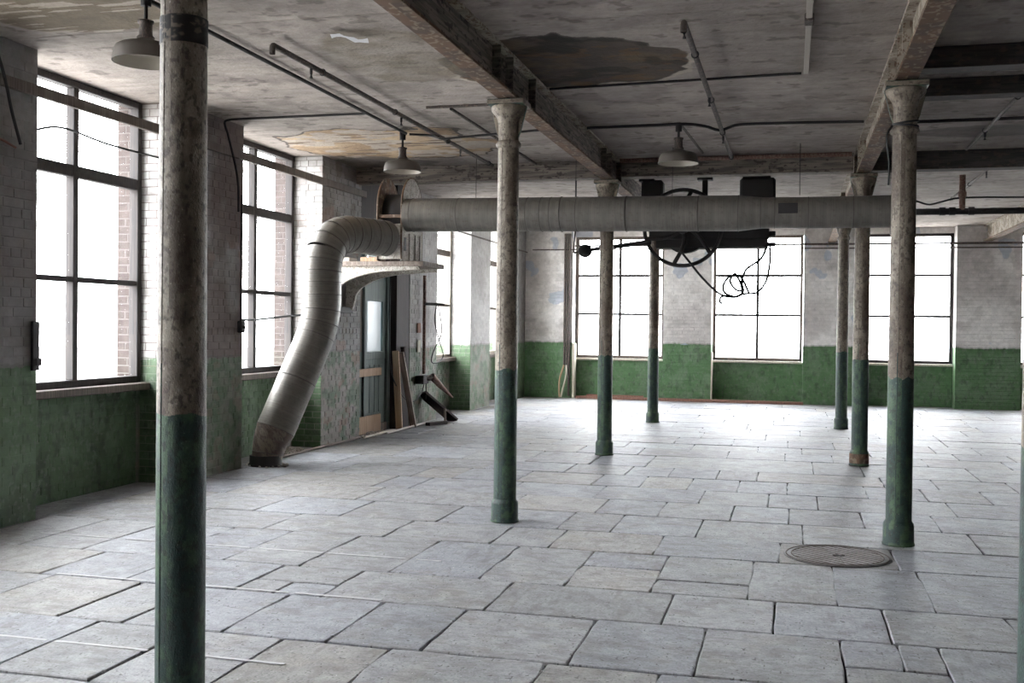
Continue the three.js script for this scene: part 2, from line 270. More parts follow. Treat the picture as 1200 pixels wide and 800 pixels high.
M.rubber = mat({ color: new THREE.Color().setRGB(0.018, 0.017, 0.018), roughness: 0.6 });
M.white = mat({ map: metre(colorTex(256, 256, (u, v) => { const n = fbm(u * 16, v * 16), m = fbm(u * 64, v * 64); return mix3(mix3([0.58, 0.55, 0.50], [0.42, 0.39, 0.34], sstep(0.4, 0.65, n)), [0.16, 0.11, 0.08], 0.8 * sstep(0.62, 0.7, m)); }), 0.7, 0.7), roughness: 0.75 });
M.enamel = mat({ color: new THREE.Color().setRGB(0.115, 0.10, 0.085), roughness: 0.5 });
M.enamelIn = mat({ color: new THREE.Color().setRGB(0.48, 0.44, 0.37), roughness: 0.4 });
M.paleGrey = mat({ color: new THREE.Color().setRGB(0.52, 0.52, 0.53), roughness: 0.8 });
M.coverStone = mat({ map: M.stone.map, roughness: 0.6, color: new THREE.Color().setRGB(0.72, 0.70, 0.68) });
M.paper = mat({ color: new THREE.Color().setRGB(0.68, 0.68, 0.70), roughness: 0.9, side: THREE.DoubleSide });
M.glass = new THREE.MeshPhysicalMaterial({ color: 0xffffff, roughness: 0.02, transmission: 1, thickness: 0, ior: 1.5 });
M.glassBlue = new THREE.MeshPhysicalMaterial({ color: new THREE.Color().setRGB(0.022, 0.038, 0.045), roughness: 0.3, transmission: 0.95, thickness: 0, ior: 1.45 });
M.yard = mat({ color: new THREE.Color().setRGB(0.40, 0.39, 0.375), roughness: 0.95 });

// ---------------------------------------------------------------- floor: bed, flagstones, thin pale lines
const floor = thing('floor', 'worn grey sandstone flagstone floor of the factory hall', 'floor', [0, 0, 0], { kind: 'structure' });
part('bed', box(OUTX, WR + 0.4, -0.30, -0.022, OUTZ, WF + 0.4, 0.001), M.dirt, floor);
function flagstone(x0, x1, z0, z1, rough, tone) {                    // z0 > z1 (z0 nearer)
  const g = rr(0.003, 0.0075), h = rr(-0.003, 0.002), tx = rr(-0.0012, 0.0012), tz = rr(-0.0012, 0.0012), cx = (x0 + x1) / 2, cz = (z0 + z1) / 2, ou = rnd() * 8, ov = rnd() * 8, turn = rnd() < 0.25;
  const pts = [], gz = g + rr(0.003, 0.007), C = [[x0 + g, z0 - gz], [x1 - g, z0 - gz], [x1 - g, z1 + gz], [x0 + g, z1 + gz]];
  for (let e = 0; e < 4; e++) {
    const a = C[e], b = C[(e + 1) % 4], L = Math.hypot(b[0] - a[0], b[1] - a[1]), n = Math.max(2, Math.round(L / 0.16));
    for (let k = 0; k < n; k++) { const t = k / n, j = k ? rr(-1, 0.25) * rough : 0, c = k ? 0 : rr(0.0, 0.004); const nx = (b[1] - a[1]) / L, nz = -(b[0] - a[0]) / L, sx = Math.sign(cx - a[0]), sz = Math.sign(cz - a[1]); pts.push([mix(a[0], b[0], t) + (k ? -nx * j * -1 : sx * c), mix(a[1], b[1], t) + (k ? -nz * j * -1 : sz * c)]); }
  }
  const Y = (x, z) => h + tx * (x - cx) / 0.5 + tz * (z - cz) / 0.4, P = [], U = [], Cc = [], n = pts.length;
  const uv = (x, z) => turn ? [ou + (z - cz) / 2.2, ov + (x - cx) / 2.2] : [ou + (x - cx) / 2.2, ov + (z - cz) / 2.2];
  const push = (x, y, z) => { P.push(x, y, z); U.push(...uv(x, z)); Cc.push(...tone); };
  const ins = pts.map(([x, z]) => { const dx = cx - x, dz = cz - z; return [x + Math.sign(dx) * Math.min(0.007, Math.abs(dx)), z + Math.sign(dz) * Math.min(0.007, Math.abs(dz))]; });
  for (let i = 0; i < n; i++) {
    const j = (i + 1) % n, a = pts[i], b = pts[j], c = ins[i], d = ins[j];
    push(cx, Y(cx, cz), cz); push(c[0], Y(...c), c[1]); push(d[0], Y(...d), d[1]);
    push(c[0], Y(...c), c[1]); push(a[0], Y(...a) - 0.005, a[1]); push(b[0], Y(...b) - 0.005, b[1]);
    push(c[0], Y(...c), c[1]); push(b[0], Y(...b) - 0.005, b[1]); push(d[0], Y(...d), d[1]);
    push(a[0], Y(...a) - 0.005, a[1]); push(a[0], -0.035, a[1]); push(b[0], -0.035, b[1]);
    push(a[0], Y(...a) - 0.005, a[1]); push(b[0], -0.035, b[1]); push(b[0], Y(...b) - 0.005, b[1]);
  }
  const q = geo(P, null, U); q.setAttribute('color', new THREE.Float32BufferAttribute(Cc, 3)); return q;
}
// courses measured on the photograph: depth of each joint and the cross joints along it
const courseZ = [-3.28, -4.12, -4.97, -5.79, -6.49, -7.57, -8.29, -9.10, -9.90, -10.72, -11.56, -12.33, -13.47, -14.27, -14.97, -15.87, -16.72, -17.55, -18.45, -19.25, -20.1, -20.9, -21.75, -22.6, WB + 0.0];
const joints = {
  1: [-1.31, -0.77, -0.22, 0.37, 1.17, 1.72], 2: [-2.24, -1.6, -1.19, -0.59, 0.01, 0.52, 1.27, 1.87, 2.56, 3.04], 3: [-2.37, -1.76, -0.98, -0.41, 0.61, 1.62, 2.22, 2.82, 3.48],
  4: [-3.12, -2.59, -1.97, -1.46, -0.89, -0.25, 0.37, 0.93, 1.47, 2.06, 2.58, 3.12], 5: [-2.6, -1.74, -0.72, 0.13, 0.58, 1.35, 2.23, 3.02], 6: [-3.0, -2.21, -1.4, -0.54, 0.49, 0.92, 1.59, 2.4, 3.67],
  7: [-2.95, -1.61, -0.16, 0.65, 1.19, 1.81, 2.29, 2.9, 3.49], 8: [-2.34, -1.78, -1.38, -0.4, 0.48, 1.48, 2.1, 2.55, 3.18, 3.72], 9: [-2.6, -1.66, -1.2, -0.5, 0.31, 0.8, 1.29, 1.78, 2.27, 3.03, 3.58, 4.15],
  10: [-2.9, -2.1, -1.1, -0.15, 0.53, 1.0, 1.52, 1.95, 3.25, 3.78, 4.53], 11: [-2.5, -1.6, -0.8, -0.01, 0.65, 2.55, 3.1, 4.3], 12: [-3.0, -2.0, -1.2, -0.4, 0.4, 1.52, 2.23, 2.81, 3.44, 3.9, 4.83],
  13: [-2.7, -1.7, -0.9, 0.1, 1.0, 1.87, 2.44, 3.3, 4.36], 14: [-3.1, -2.2, -1.3, -0.3, 0.7, 1.5, 2.26, 2.88, 4.17, 4.73] };
const spareStones = []; let stoneCount = 0; const strip = [[-7.37, -9.4], [-10.72, -12.78], [-14.07, -16.1], [-17.45, -19.45], [-20.8, -22.85]];
function addStone(x0, x1, z0, z1, o = {}) {
  const w = rnd(), k = rr(0.86, 1.10) * (o.k ?? 1), tone = w < 0.10 ? [k * 1.0, k * 0.965, k * 0.91] : w < 0.5 ? [k * 0.96, k * 0.98, k * 1.03] : [k, k, k];
  const g = flagstone(x0, x1, z0, z1, o.rough ?? (rnd() < 0.35 ? 0.016 : 0.006), tone);
  const seen = [[x0, z0], [x1, z0], [x0, z1], [x1, z1]].some(([x, z]) => inFrame(x, 0, z));
  if (seen && stoneCount < 300) { stoneCount++; part('flagstone', g, M.stone, floor); } else spareStones.push(g);
}
for (let c = 0; c < courseZ.length - 1; c++) {
  const z0 = courseZ[c], z1 = courseZ[c + 1], js = [...(joints[c] ?? [])]; const X0 = WL + 0.02, X1 = WR;
  let x = js.length ? js[0] : X0 + rr(0.5, 1.2); const left = []; if (js.length) { while (x - X0 > 1.3) { x -= rr(0.6, 1.1); left.unshift(x); } } else { js.push(x); }
  let e = js[js.length - 1]; while (X1 - e > 1.5) { e += rr(0.6, 1.3); js.push(e); }
  const all = [X0, ...left, ...js, X1];
  for (let i = 0; i < all.length - 1; i++) {
    const a = all[i], b = all[i + 1], near = (q, w) => Math.abs(q - w) < 0.02;
    if (c === 4 && near(a, 0.93)) { addStone(a, b, z0, -7.10); addStone(a, b, -7.10, z1); }
    else if (c === 4 && near(a, 1.47)) { addStone(a, b, z0, -6.84, { rough: 0.012 }); addStone(a, b, -6.84, z1); }
    else if (c === 2 && near(a, 2.56)) { addStone(a, b, z0, -5.34, { rough: 0.014 }); addStone(a, b - 0.2, -5.34, z1, { rough: 0.014 }); addStone(b - 0.2, b, -5.34, z1, { rough: 0.012 }); }
    else if (c === 3 && near(a, -0.98)) { addStone(a, b, -6.08, z1); addStone(a, a + 0.26, z0, -6.08); addStone(a + 0.26, b, z0, -6.08); }
    else addStone(a, b, z0, z1, c === 5 && near(a, 2.23) ? { k: 0.72 } : {});
  }
}
for (let z = courseZ[0]; z < WF; z += 0.9) for (let x = WL + 0.02; x < WR - 0.1; x += 1.15) addStone(x, Math.min(WR, x + 1.15), Math.min(WF, z + 0.9), z);
for (const [a, b] of [...strip, [-4.02, -6.05], [-0.67, -2.70]]) { const m = mix(a, b, rr(0.4, 0.6)); addStone(WINX - 0.1, WL + 0.02, a, m); addStone(WINX - 0.1, WL + 0.02, m, b); }
for (const [a, b] of [[-2.56, -0.49], [0.57, 2.53], [3.72, 5.60], [6.86, 8.75]]) { const m = mix(a, b, rr(0.35, 0.65)); addStone(a, m, WB, WINZ + 0.02); addStone(m, b, WB, WINZ + 0.02); }
if (spareStones.length) { const s = part('flagstone_field', mergeGeometries(spareStones), M.stone, floor); s.userData.kind = 'stuff'; }
// thin broken pale lines across the flagstones, ending at the column row
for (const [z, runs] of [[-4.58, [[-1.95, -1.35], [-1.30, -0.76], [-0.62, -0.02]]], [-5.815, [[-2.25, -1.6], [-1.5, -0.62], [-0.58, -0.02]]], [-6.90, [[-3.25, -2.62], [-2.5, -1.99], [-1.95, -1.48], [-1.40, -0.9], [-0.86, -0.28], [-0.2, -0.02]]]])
  for (const [a, b] of runs) part('pale_line', box(a, b, 0.0005, 0.0042, z - 0.010, z + 0.010, 0.0008), M.paleGrey, floor);

// ---------------------------------------------------------------- brickwork
// bricks on a face: at(s, h, out) gives the world point, uvOf(s, h) the texture place; frustums stand proud of the mortar
function bricksOn({ s0, s1, h0 = 0.004, h1 = CEIL - 0.01, at, uvOf, proud = 0.006, tones = () => 1, matOf, course = 0.0785, len = 0.232, shift = 0, gap = 0.0032 }) {
  const out = []; let row = 0;
  for (let h = h0; h < h1 - 0.02; h += course, row++) {
    const top = Math.min(h + course, h1), header = row % 4 === 3, L = header ? len / 2 : len; let s = s0, first = (row % 2 ? 0.5 : 1) * L; if (header) first = L * 0.75;
    first += shift; let e = s0 + first;
    while (s < s1 - 0.012) {
      if (s1 - e < 0.045) e = s1; const a = s + gap, b = Math.min(e, s1) - gap, c = h + gap, d = top - gap, p = proud * rr(0.55, 1.25), iv = 0.0035, j = rr(-0.001, 0.001);
      if (b - a > 0.012) {
        const base = [[a, c], [b, c], [b, d], [a, d]], front = [[a + iv, c + iv], [b - iv, c + iv + j], [b - iv, d - iv + j], [a + iv, d - iv]], P = [], U = [], C = [], mid = [(a + b) / 2, (c + d) / 2], k = tones(mid[0], mid[1]) * rr(0.93, 1.06);
        const put = (q, o) => { const w = at(q[0], q[1], o); P.push(w.x, w.y, w.z); U.push(...uvOf(q[0], q[1])); C.push(k, k, k); };
        const quad = (q, o) => { for (const i of [0, 1, 2, 0, 2, 3]) put(q[i], o[i]); };
        quad(front, [p, p, p, p]);
        for (let i = 0; i < 4; i++) { const n = (i + 1) % 4; quad([base[i], base[n], front[n], front[i]], [-0.004, -0.004, p, p]); }
        const g = geo(P, null, U); g.setAttribute('color', new THREE.Float32BufferAttribute(C, 3)); out.push({ g, s: mid[0], h: mid[1], w: at(mid[0], mid[1], p), bare: matOf ? matOf(mid[0], mid[1]) : null });
      }
      s = e; e += L;
    }
  }
  return out;
}
function layBricks(list, parent, material, limit) {                  // the lowest courses in view as bricks of their own, the rest joined
  const seen = list.filter((b) => inFrame(b.w.x, b.w.y, b.w.z)).sort((a, b) => CAM.distanceTo(a.w) - CAM.distanceTo(b.w)), own = new Set(seen.slice(0, limit)), rest = new Map();
  for (const b of list) { const m = b.bare ?? material; if (own.has(b)) part('brick', b.g, m, parent); else { if (!rest.has(m)) rest.set(m, []); rest.get(m).push(b.g); } }
  for (const [m, gs] of rest) { const o = part('brickwork', mergeGeometries(gs), m, parent); o.userData.kind = 'stuff'; }
}
function tinted(g, k = 1) { g = plain(g); g.setAttribute('color', new THREE.Float32BufferAttribute(new Float32Array(g.attributes.position.count * 3).fill(k), 3)); return g; }
function uvBox(g, fn) { const P = g.attributes.position, U = g.attributes.uv; for (let i = 0; i < P.count; i++) U.setXY(i, ...fn(P.getX(i), P.getY(i), P.getZ(i))); return g; }
const uvL = (z, h) => [(-z - LS0) / LSW, h / HH], uvB = (x, h) => [(x - BS0) / BSW, h / HH], uvS = (s, h) => [s / 3.84, h / HH];

// window side: piers between the window bays, each a pier with bricks
const piers = [[0.9, -0.67], [-2.70, -4.02], [-6.05, -7.37], [-9.40, -10.72], [-12.78, -14.07], [-16.10, -17.45], [-19.45, -20.80], [-22.85, WB]];
const pierLabel = ['', '', 'green and grey painted brick pier with a cable hanging down it', 'brown stained brick pier with conduit box, beside the foot of the duct', 'worn pinkish brick pier carrying the fan shelf beside the door', 'whitewashed pier with vertical pipe and lever behind the door', 'whitewashed green pier between the two far side windows', 'whitewashed corner pier where side wall meets the back wall'];
const wallLeft = thing('wall_left', 'window side wall of painted brick, low spandrels under the windows', 'wall', [0, 0, 0], { kind: 'structure' });
piers.forEach(([a, b], i) => {
  const p = i < 2 ? wallLeft : thing('brick_pier', pierLabel[i], 'pier', [0, 0, 0], { kind: 'structure' });
  const core = uvBox(box(WINX - 0.02, WL - 0.006, -0.05, CEIL, b, a, 0.002), (x, y, z) => uvL(z, y)); part('outer_leaf', box(OUTX, WINX - 0.02, -0.05, CEIL, b, a, 0.002), M.mortar, p);
  part('pier_core', tinted(core), M.wallLeft, p);
  const list = [];
  if (i >= 2) {
    list.push(...bricksOn({ s0: -a, s1: -b, at: (s, h, o) => V(WL - 0.006 + o, h, -s), uvOf: (s, h) => uvL(-s, h), proud: i === 4 ? 0.009 : 0.004, gap: i === 4 ? 0.0055 : 0.003 }));
    list.push(...bricksOn({ s0: -(WL - 0.001), s1: -(WINX + 0.03), at: (s, h, o) => V(-s, h, a + o - 0.001), uvOf: (s, h) => uvS(s + i * 0.9, h), matOf: () => M.wallSide, proud: 0.0045, gap: 0.0015 }));
    list.push(...bricksOn({ s0: -(WINX - 0.03), s1: -OUTX, at: (s, h, o) => V(-s, h, a + o - 0.001), uvOf: (s, h) => uvS(s + i * 0.9, h), matOf: () => (i < 5 ? M.bareBrick : M.wallSide), proud: 0.004 }));
    layBricks(list, p, M.wallLeft, i < 5 ? 295 : 0);
  }
});
// low walls under the windows, the threshold side, and the sash windows themselves
function spandrel(a, b, limit, parent, top = 1.0) {
  part('spandrel_core', tinted(uvBox(box(OUTX, WINX + 0.02, -0.05, top, b, a, 0.002), (x, y, z) => uvL(z, y))), M.wallLeft, parent);
  layBricks(bricksOn({ s0: -a, s1: -b, h1: top, at: (s, h, o) => V(WINX + 0.02 + o, h, -s), uvOf: (s, h) => uvL(-s, h), proud: 0.005 }), parent, M.wallLeft, limit);
}
function sashWindow(name, label, along, plane, lo, hi, y0, y1, rails, o) {
  // along: 'z' for the side wall, 'x' for the back wall; members are boxes in (run, height, depth)
  const w = thing(name, label, 'window', [0, 0, 0], { kind: 'structure' }), f = 0.065, d = 0.05;
  const B = (r0, r1, h0, h1, dd = d, off = 0) => along === 'z' ? box(plane - dd + off, plane + dd + off, h0, h1, r0, r1, 0.006) : box(r0, r1, h0, h1, plane - dd + off, plane + dd + off, 0.006);
  part('frame', [B(lo, lo + f, y0, y1), B(hi - f, hi, y0, y1), B(lo + f, hi - f, y1 - f, y1), B(lo + f, hi - f, y0, y0 + f)], o.frame, w);
  const mid = (lo + hi) / 2, mw = o.mull; part('mullion', B(mid - mw, mid + mw, y0 + f, y1 - f, d * 0.9), o.bars, w);
  const ys = [y0 + f]; const xs = [[lo + f, mid - mw], [mid + mw, hi - f]];
  for (const [h, t] of rails) { for (const [a, b] of xs) part(t > 0.03 ? 'transom' : 'glazing_bar', B(a, b, h - t, h + t, d * 0.8), o.bars, w); ys.push(h - t, h + t); }
  ys.push(y1 - f);
  for (let k = 0; k < ys.length; k += 2) for (const [a, b] of xs) { const g = along === 'z' ? box(plane - 0.002, plane + 0.002, ys[k] - 0.005, ys[k + 1] + 0.005, a - 0.005, b + 0.005, 0.0003) : box(a - 0.005, b + 0.005, ys[k] - 0.005, ys[k + 1] + 0.005, plane - 0.002, plane + 0.002, 0.0003); paneOf(a, b, ys[k], ys[k + 1], w); }
  function paneOf(a, b, c, e, parent) { const g = new THREE.PlaneGeometry(b - a + 0.01, e - c + 0.01); if (along === 'z') { g.rotateY(Math.PI / 2); g.translate(plane, (c + e) / 2, (a + b) / 2); } else g.translate((a + b) / 2, (c + e) / 2, plane); part('pane', g, M.glass, parent); }
  if (o.sill) part('sill', along === 'z' ? box(plane - 0.02, plane + 0.16, y0 - 0.075, y0 - 0.002, lo - 0.0, hi + 0.0, 0.008) : box(lo, hi, y0 - 0.05, y0 - 0.002, plane - 0.02, plane + 0.12, 0.008), o.sill, w);
  return w;
}
const leftBays = [[-0.67, -2.70], [-4.02, -6.05], [-7.37, -9.40], [-10.72, -12.78], [-17.45, -19.45], [-20.80, -22.85]];
const leftWin = ['tall dark timber side window farthest from the back wall', 'tall dark timber side window next to the hanging lamp bay', 'tall dark-framed window beside the green pier with hanging cable', 'tall dark-framed window behind the slanting duct', 'narrow-looking pale side window beyond the wall lever', 'last side window before the back wall corner'];
leftBays.forEach(([a, b], i) => {
  spandrel(a, b, i === 2 || i === 3 ? 200 : 0, wallLeft);
  sashWindow(`window_${i + 1}`, leftWin[i], 'z', WINX, b + 0.01, a - 0.01, 1.02, CEIL - 0.005, [[2.01, 0.026], [3.0, 0.055]], { frame: i > 3 ? M.frameCream : M.frame, bars: i > 3 ? M.sill : M.frame, sill: M.sill, mull: 0.036 });
});

// back wall: pilasters and windows
const pils = [[-4.36, -2.56], [-0.49, 0.57], [2.53, 3.72], [5.60, 6.86], [8.75, WR]];
const pilLabel = ['sooty whitewashed brick corner of the back wall beside the conduits', 'whitewashed brick pilaster of the back wall behind the spoked wheel', 'whitewashed brick pilaster behind the two far columns', 'wide whitewashed brick pilaster with blue paint traces and pipes', 'plain end stretch of the back wall beyond the last window'];
pils.forEach(([a, b], i) => {
  const p = thing('brick_pilaster', pilLabel[i], 'pilaster', [0, 0, 0], { kind: 'structure' });
  part('pilaster_core', tinted(uvBox(box(a, b, -0.05, CEIL, OUTZ, WB - 0.006, 0.002), (x, y, z) => uvB(x + (z - WB) * 0.7, y))), M.wallBack, p);
  const list = bricksOn({ s0: Math.max(a, WL), s1: Math.min(b, 9.6), at: (s, h, o) => V(s, h, WB - 0.006 + o), uvOf: (s, h) => uvB(s, h), proud: 0.009, gap: 0.006 });
  layBricks(list, p, M.wallBack, i < 4 ? 280 : 0);
});
const wallBack = thing('wall_back', 'far wall of painted brick with spandrels under the windows', 'wall', [0, 0, 0], { kind: 'structure' });
const backBays = [[-2.56, -0.49], [0.57, 2.53], [3.72, 5.60], [6.86, 8.75]];
const backWin = ['back wall window behind the counterweight ball and conduits', 'back wall window with a coil of wire hanging before it', 'back wall window behind the column pair beside the wide pilaster', 'back wall window beyond the wide pilaster'];
backBays.forEach(([a, b], i) => {
  part('spandrel_core', tinted(uvBox(box(a, b, -0.05, 0.90, OUTZ, WINZ + 0.02, 0.002), (x, y, z) => uvB(x, y))), M.wallBack, wallBack);
  layBricks(bricksOn({ s0: a, s1: b, h1: 0.90, at: (s, h, o) => V(s, h, WINZ + 0.02 + o), uvOf: (s, h) => uvB(s, h), proud: 0.005 }), wallBack, M.wallBack, i < 3 ? 90 : 0);
  sashWindow(`window_${i + 7}`, backWin[i], 'x', WINZ, a + 0.01, b - 0.01, 0.92, 3.70, [[1.93, 0.027], [2.81, 0.029]], { frame: i === 2 ? M.frame : M.sill, bars: M.frame, sill: M.frameCream, mull: 0.03 });
  part('lintel', tinted(uvBox(box(a, b, 3.70, CEIL, OUTZ, WINZ + 0.06, 0.003), (x, y, z) => uvB(x, y))), M.wallBack, wallBack);
});
// the sides that the photograph does not show
solo('wall_right', tinted(uvBox(box(WR, WR + 0.4, 0, CEIL, OUTZ, WF + 0.4, 0.002), (x, y, z) => uvL(z, y))), M.wallLeft, 'painted end wall far across the hall from the windows', 'wall', { kind: 'structure' });
solo('wall_front', tinted(uvBox(box(OUTX, WR, 0, CEIL, WF, WF + 0.4, 0.002), (x, y, z) => uvL(x, y))), M.wallLeft, 'painted wall closing the hall opposite the back wall', 'wall', { kind: 'structure' });
part('pier_core', tinted(uvBox(box(OUTX, WL, 0, CEIL, 0.9, WF, 0.002), (x, y, z) => uvL(z, y))), M.wallLeft, wallLeft);

// ---------------------------------------------------------------- ceiling
const ceiling = thing('ceiling', 'stained plaster ceiling laid in wide panels between the girders', 'ceiling', [0, 0, 0], { kind: 'structure' });
part('roof_deck', box(OUTX, WR + 0.4, CEIL + 0.018, CEIL + 0.30, OUTZ, WF + 0.4, 0.002), M.soot, ceiling);
{
  const zs = [WF, 0.6, -1.3, -3.2, -5.1, -7.05, -9.08, -11.05, -13.24, -15.1, -17.0, -18.9, -20.8, WB - 0.4], zsB = [WF, 0.6, -1.3, -3.2, -5.1, -7.5, -9.62, -11.55, -13.24, -15.1, -17.0, -18.9, -20.8, WB - 0.4];
  const xs = [[OUTX, ROWA - 0.02], [ROWA + 0.02, ROWB - 0.02], [ROWB + 0.02, ROWC - 0.02], [ROWC + 0.02, WR]];
  xs.forEach(([a, b], j) => { const Z = j ? zsB : zs; for (let i = 0; i < Z.length - 1; i++) part('ceiling_panel', uvBox(box(a, b, CEIL, CEIL + 0.03, Z[i + 1] + 0.006, Z[i] - 0.006, 0.004), (x, y, z) => [(x - CX0) / CXW, (-z - CZ0) / CZW]), M.ceiling, ceiling); });
}

// ---------------------------------------------------------------- girders and cross beams
function girder(x, z0, z1, label, webMat) {
  const g = thing('steel_girder', label, 'girder', [x, GIRD, z0], { kind: 'structure' }), L = z0 - z1, H = CEIL - GIRD;
  part('bottom_flange', box(-0.082, 0.082, 0, 0.024, -L, 0, 0.004), M.rust, g);
  part('web', box(-0.011, 0.011, 0.02, H, -L, 0, 0.002), webMat, g);
  part('top_flange', box(-0.082, 0.082, H - 0.022, H, -L, 0, 0.003), M.webPaint, g);
  for (const zc of [Z2 + BAY, Z2, Z2 - BAY, Z2 - 2 * BAY]) for (const dz of [-0.62, 0.16, 0.55]) if (zc + dz < z0 - 0.1 && zc + dz > z1 + 0.1)
    for (const s of [-1, 1]) part('stiffener', box(s < 0 ? -0.078 : 0.008, s < 0 ? -0.008 : 0.078, 0.02, H - 0.015, zc + dz - z0 - 0.007, zc + dz - z0 + 0.007, 0.002), webMat, g);
  for (const zc of [Z2, Z2 - BAY]) part('cover_plate', box(-0.10, 0.10, -0.014, 0.001, zc - z0 - 0.75, zc - z0 - 0.16, 0.003), M.rust, g);
}
girder(ROWA, WF, WB, 'rusty steel girder over the row of columns with the black-banded one', M.beam);  // darker web colour paints in the shade of the recess between the flanges
girder(ROWB, WF, WB, 'rusty steel girder with pale flaking web over the row beside the floor cover', M.webPaint);
girder(ROWC, WF, WB, 'pale steel girder meeting the wide pilaster of the back wall', M.webPaint);
const BZ = Z2 - BAY;
{
  const b = thing('cross_beam', 'brown timber cross beam running across the hall above the long duct', 'beam', [0, 3.60, -13.85], { kind: 'structure' }), H = CEIL - 3.60 - 0.002;
  part('beam_length', box(WL + 0.01, -0.09, 0, H, -0.22, 0, 0.006), M.beam, b);
  part('beam_length', box(0.09, ROWB - 0.09, 0, H, -0.22, 0, 0.006), M.beam, b);
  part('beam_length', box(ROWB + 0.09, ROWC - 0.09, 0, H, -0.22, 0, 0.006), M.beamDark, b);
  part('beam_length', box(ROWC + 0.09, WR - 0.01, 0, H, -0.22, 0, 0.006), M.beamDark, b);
}
solo('cross_beam', box(ROWB + 0.09, ROWC - 0.09, 3.66, CEIL - 0.002, -9.0, -8.8, 0.006), M.beamDark, 'dark timber cross beam under the ceiling beside the wired capital', 'beam', { kind: 'structure' });
solo('cross_beam', box(ROWB + 0.09, ROWC - 0.09, 3.67, CEIL - 0.002, -10.1, -9.9, 0.006), M.beamDark, 'second dark cross beam just behind the one beside the wired capital', 'beam', { kind: 'structure' });
solo('sprinkler_main', sweep([V(0.1, 3.79, -13.70), V(ROWB - 0.12, 3.79, -13.70)], 0.028, 10), M.pipeBrown, 'dark red pipe along the top of the cross beam', 'pipe');

// ---------------------------------------------------------------- columns
function column(x, z, k, label, extra) {
  const c = thing('cast_iron_column', label, 'column', [x, 0, z], { kind: 'thing', group: 'cast-iron columns of the hall' }), m = M.column[k % 3];
  part('base_collar', lathe([[0, 0.0], [0.118, 0.0], [0.119, 0.012], [0.113, 0.02], [0.112, 0.150], [0.109, 0.165], [0.099, 0.178], [0.0945, 0.19]], 40), m, c);
  part('shaft', lathe([[0.0945, 0.185], [0.094, 1.2], [0.0905, 2.2], [0.086, 3.11], [0.086, 3.36]], 40), m, c);
  part('neck_ring', lathe([[0.085, 3.095], [0.094, 3.10], [0.103, 3.112], [0.105, 3.125], [0.103, 3.138], [0.094, 3.15], [0.086, 3.156]], 40), m, c);
  part('capital', lathe([[0.085, 3.30], [0.092, 3.315], [0.094, 3.33], [0.102, 3.35], [0.122, 3.375], [0.138, 3.395], [0.146, 3.41], [0.146, 3.435], [0.138, 3.442], [0.1, 3.445], [0, 3.445]], 40), m, c);
  part('bearing_plate', box(-0.155, 0.155, 3.44, 3.486, -0.13, 0.13, 0.006), m, c);
  for (const s of [-1, 1]) part('bracket_rib', extrude([[s * 0.080, 3.17], [s * 0.105, 3.24], [s * 0.15, 3.42], [s * 0.15, 3.445], [s * 0.075, 3.445]], 0.03, 0.003), m, c);
  part('casting_seam', sweep([V(-0.035, 0.2, 0.0872), V(-0.034, 1.25, 0.0868), V(-0.031, 3.09, 0.0800)], 0.0035, 6), m, c);
  if (extra) extra(c); return c;
}
const zc = [Z2 + BAY, Z2, Z2 - BAY, Z2 - 2 * BAY];
column(ROWA, zc[0], 0, 'cast-iron column with a black band near its top, beside the pendant lamp', (c) => part('tar_band', lathe([[0.086, BAND0], [0.0905, BAND0 + 0.002], [0.0905, BAND1 - 0.002], [0.086, BAND1]], 40), M.tar, c));
column(ROWA, zc[1], 1, 'cast-iron column alone between the black-banded column and the long duct');
column(ROWA, zc[2], 2, 'cast-iron column behind the duct, crossed by the counterweight arm');
column(ROWA, zc[3], 0, 'far cast-iron column before the back pilaster, behind the spoked wheel');
column(ROWB, zc[0], 1, 'cast-iron column in line with the floor cover, its green lower edge showing');
column(ROWB, zc[1], 2, 'cast-iron column beside the round floor cover, wire wound under its capital', (c) => part('wire_wrap', [ringAt(V(0, 3.165, 0), V(0.1, 1, 0.05), 0.094, 0.009), ringAt(V(0, 3.19, 0), V(-0.12, 1, 0.1), 0.094, 0.008), sweep(smoothLine([V(-0.09, 3.17, 0.03), V(-0.13, 3.1, 0.05), V(-0.12, 2.95, 0.05), V(-0.11, 2.9, 0.04), V(-0.115, 2.72, 0.03)], 20), 0.008, 6)], M.rubber, c));
column(ROWB, zc[2], 0, 'cast-iron column with a rusty collar behind the narrow end of the duct', (c) => part('rust_collar', lathe([[0.112, 0.03], [0.1145, 0.032], [0.1145, 0.14], [0.112, 0.145]], 40), M.rust, c));
column(ROWB, zc[3], 1, 'slender far cast-iron column before the middle back pilaster');
column(ROWC, zc[2], 2, 'cast-iron column under the pale girder, out beside the wide pilaster');
column(ROWC, zc[1], 0, 'cast-iron column under the pale girder on the dark side of the hall');

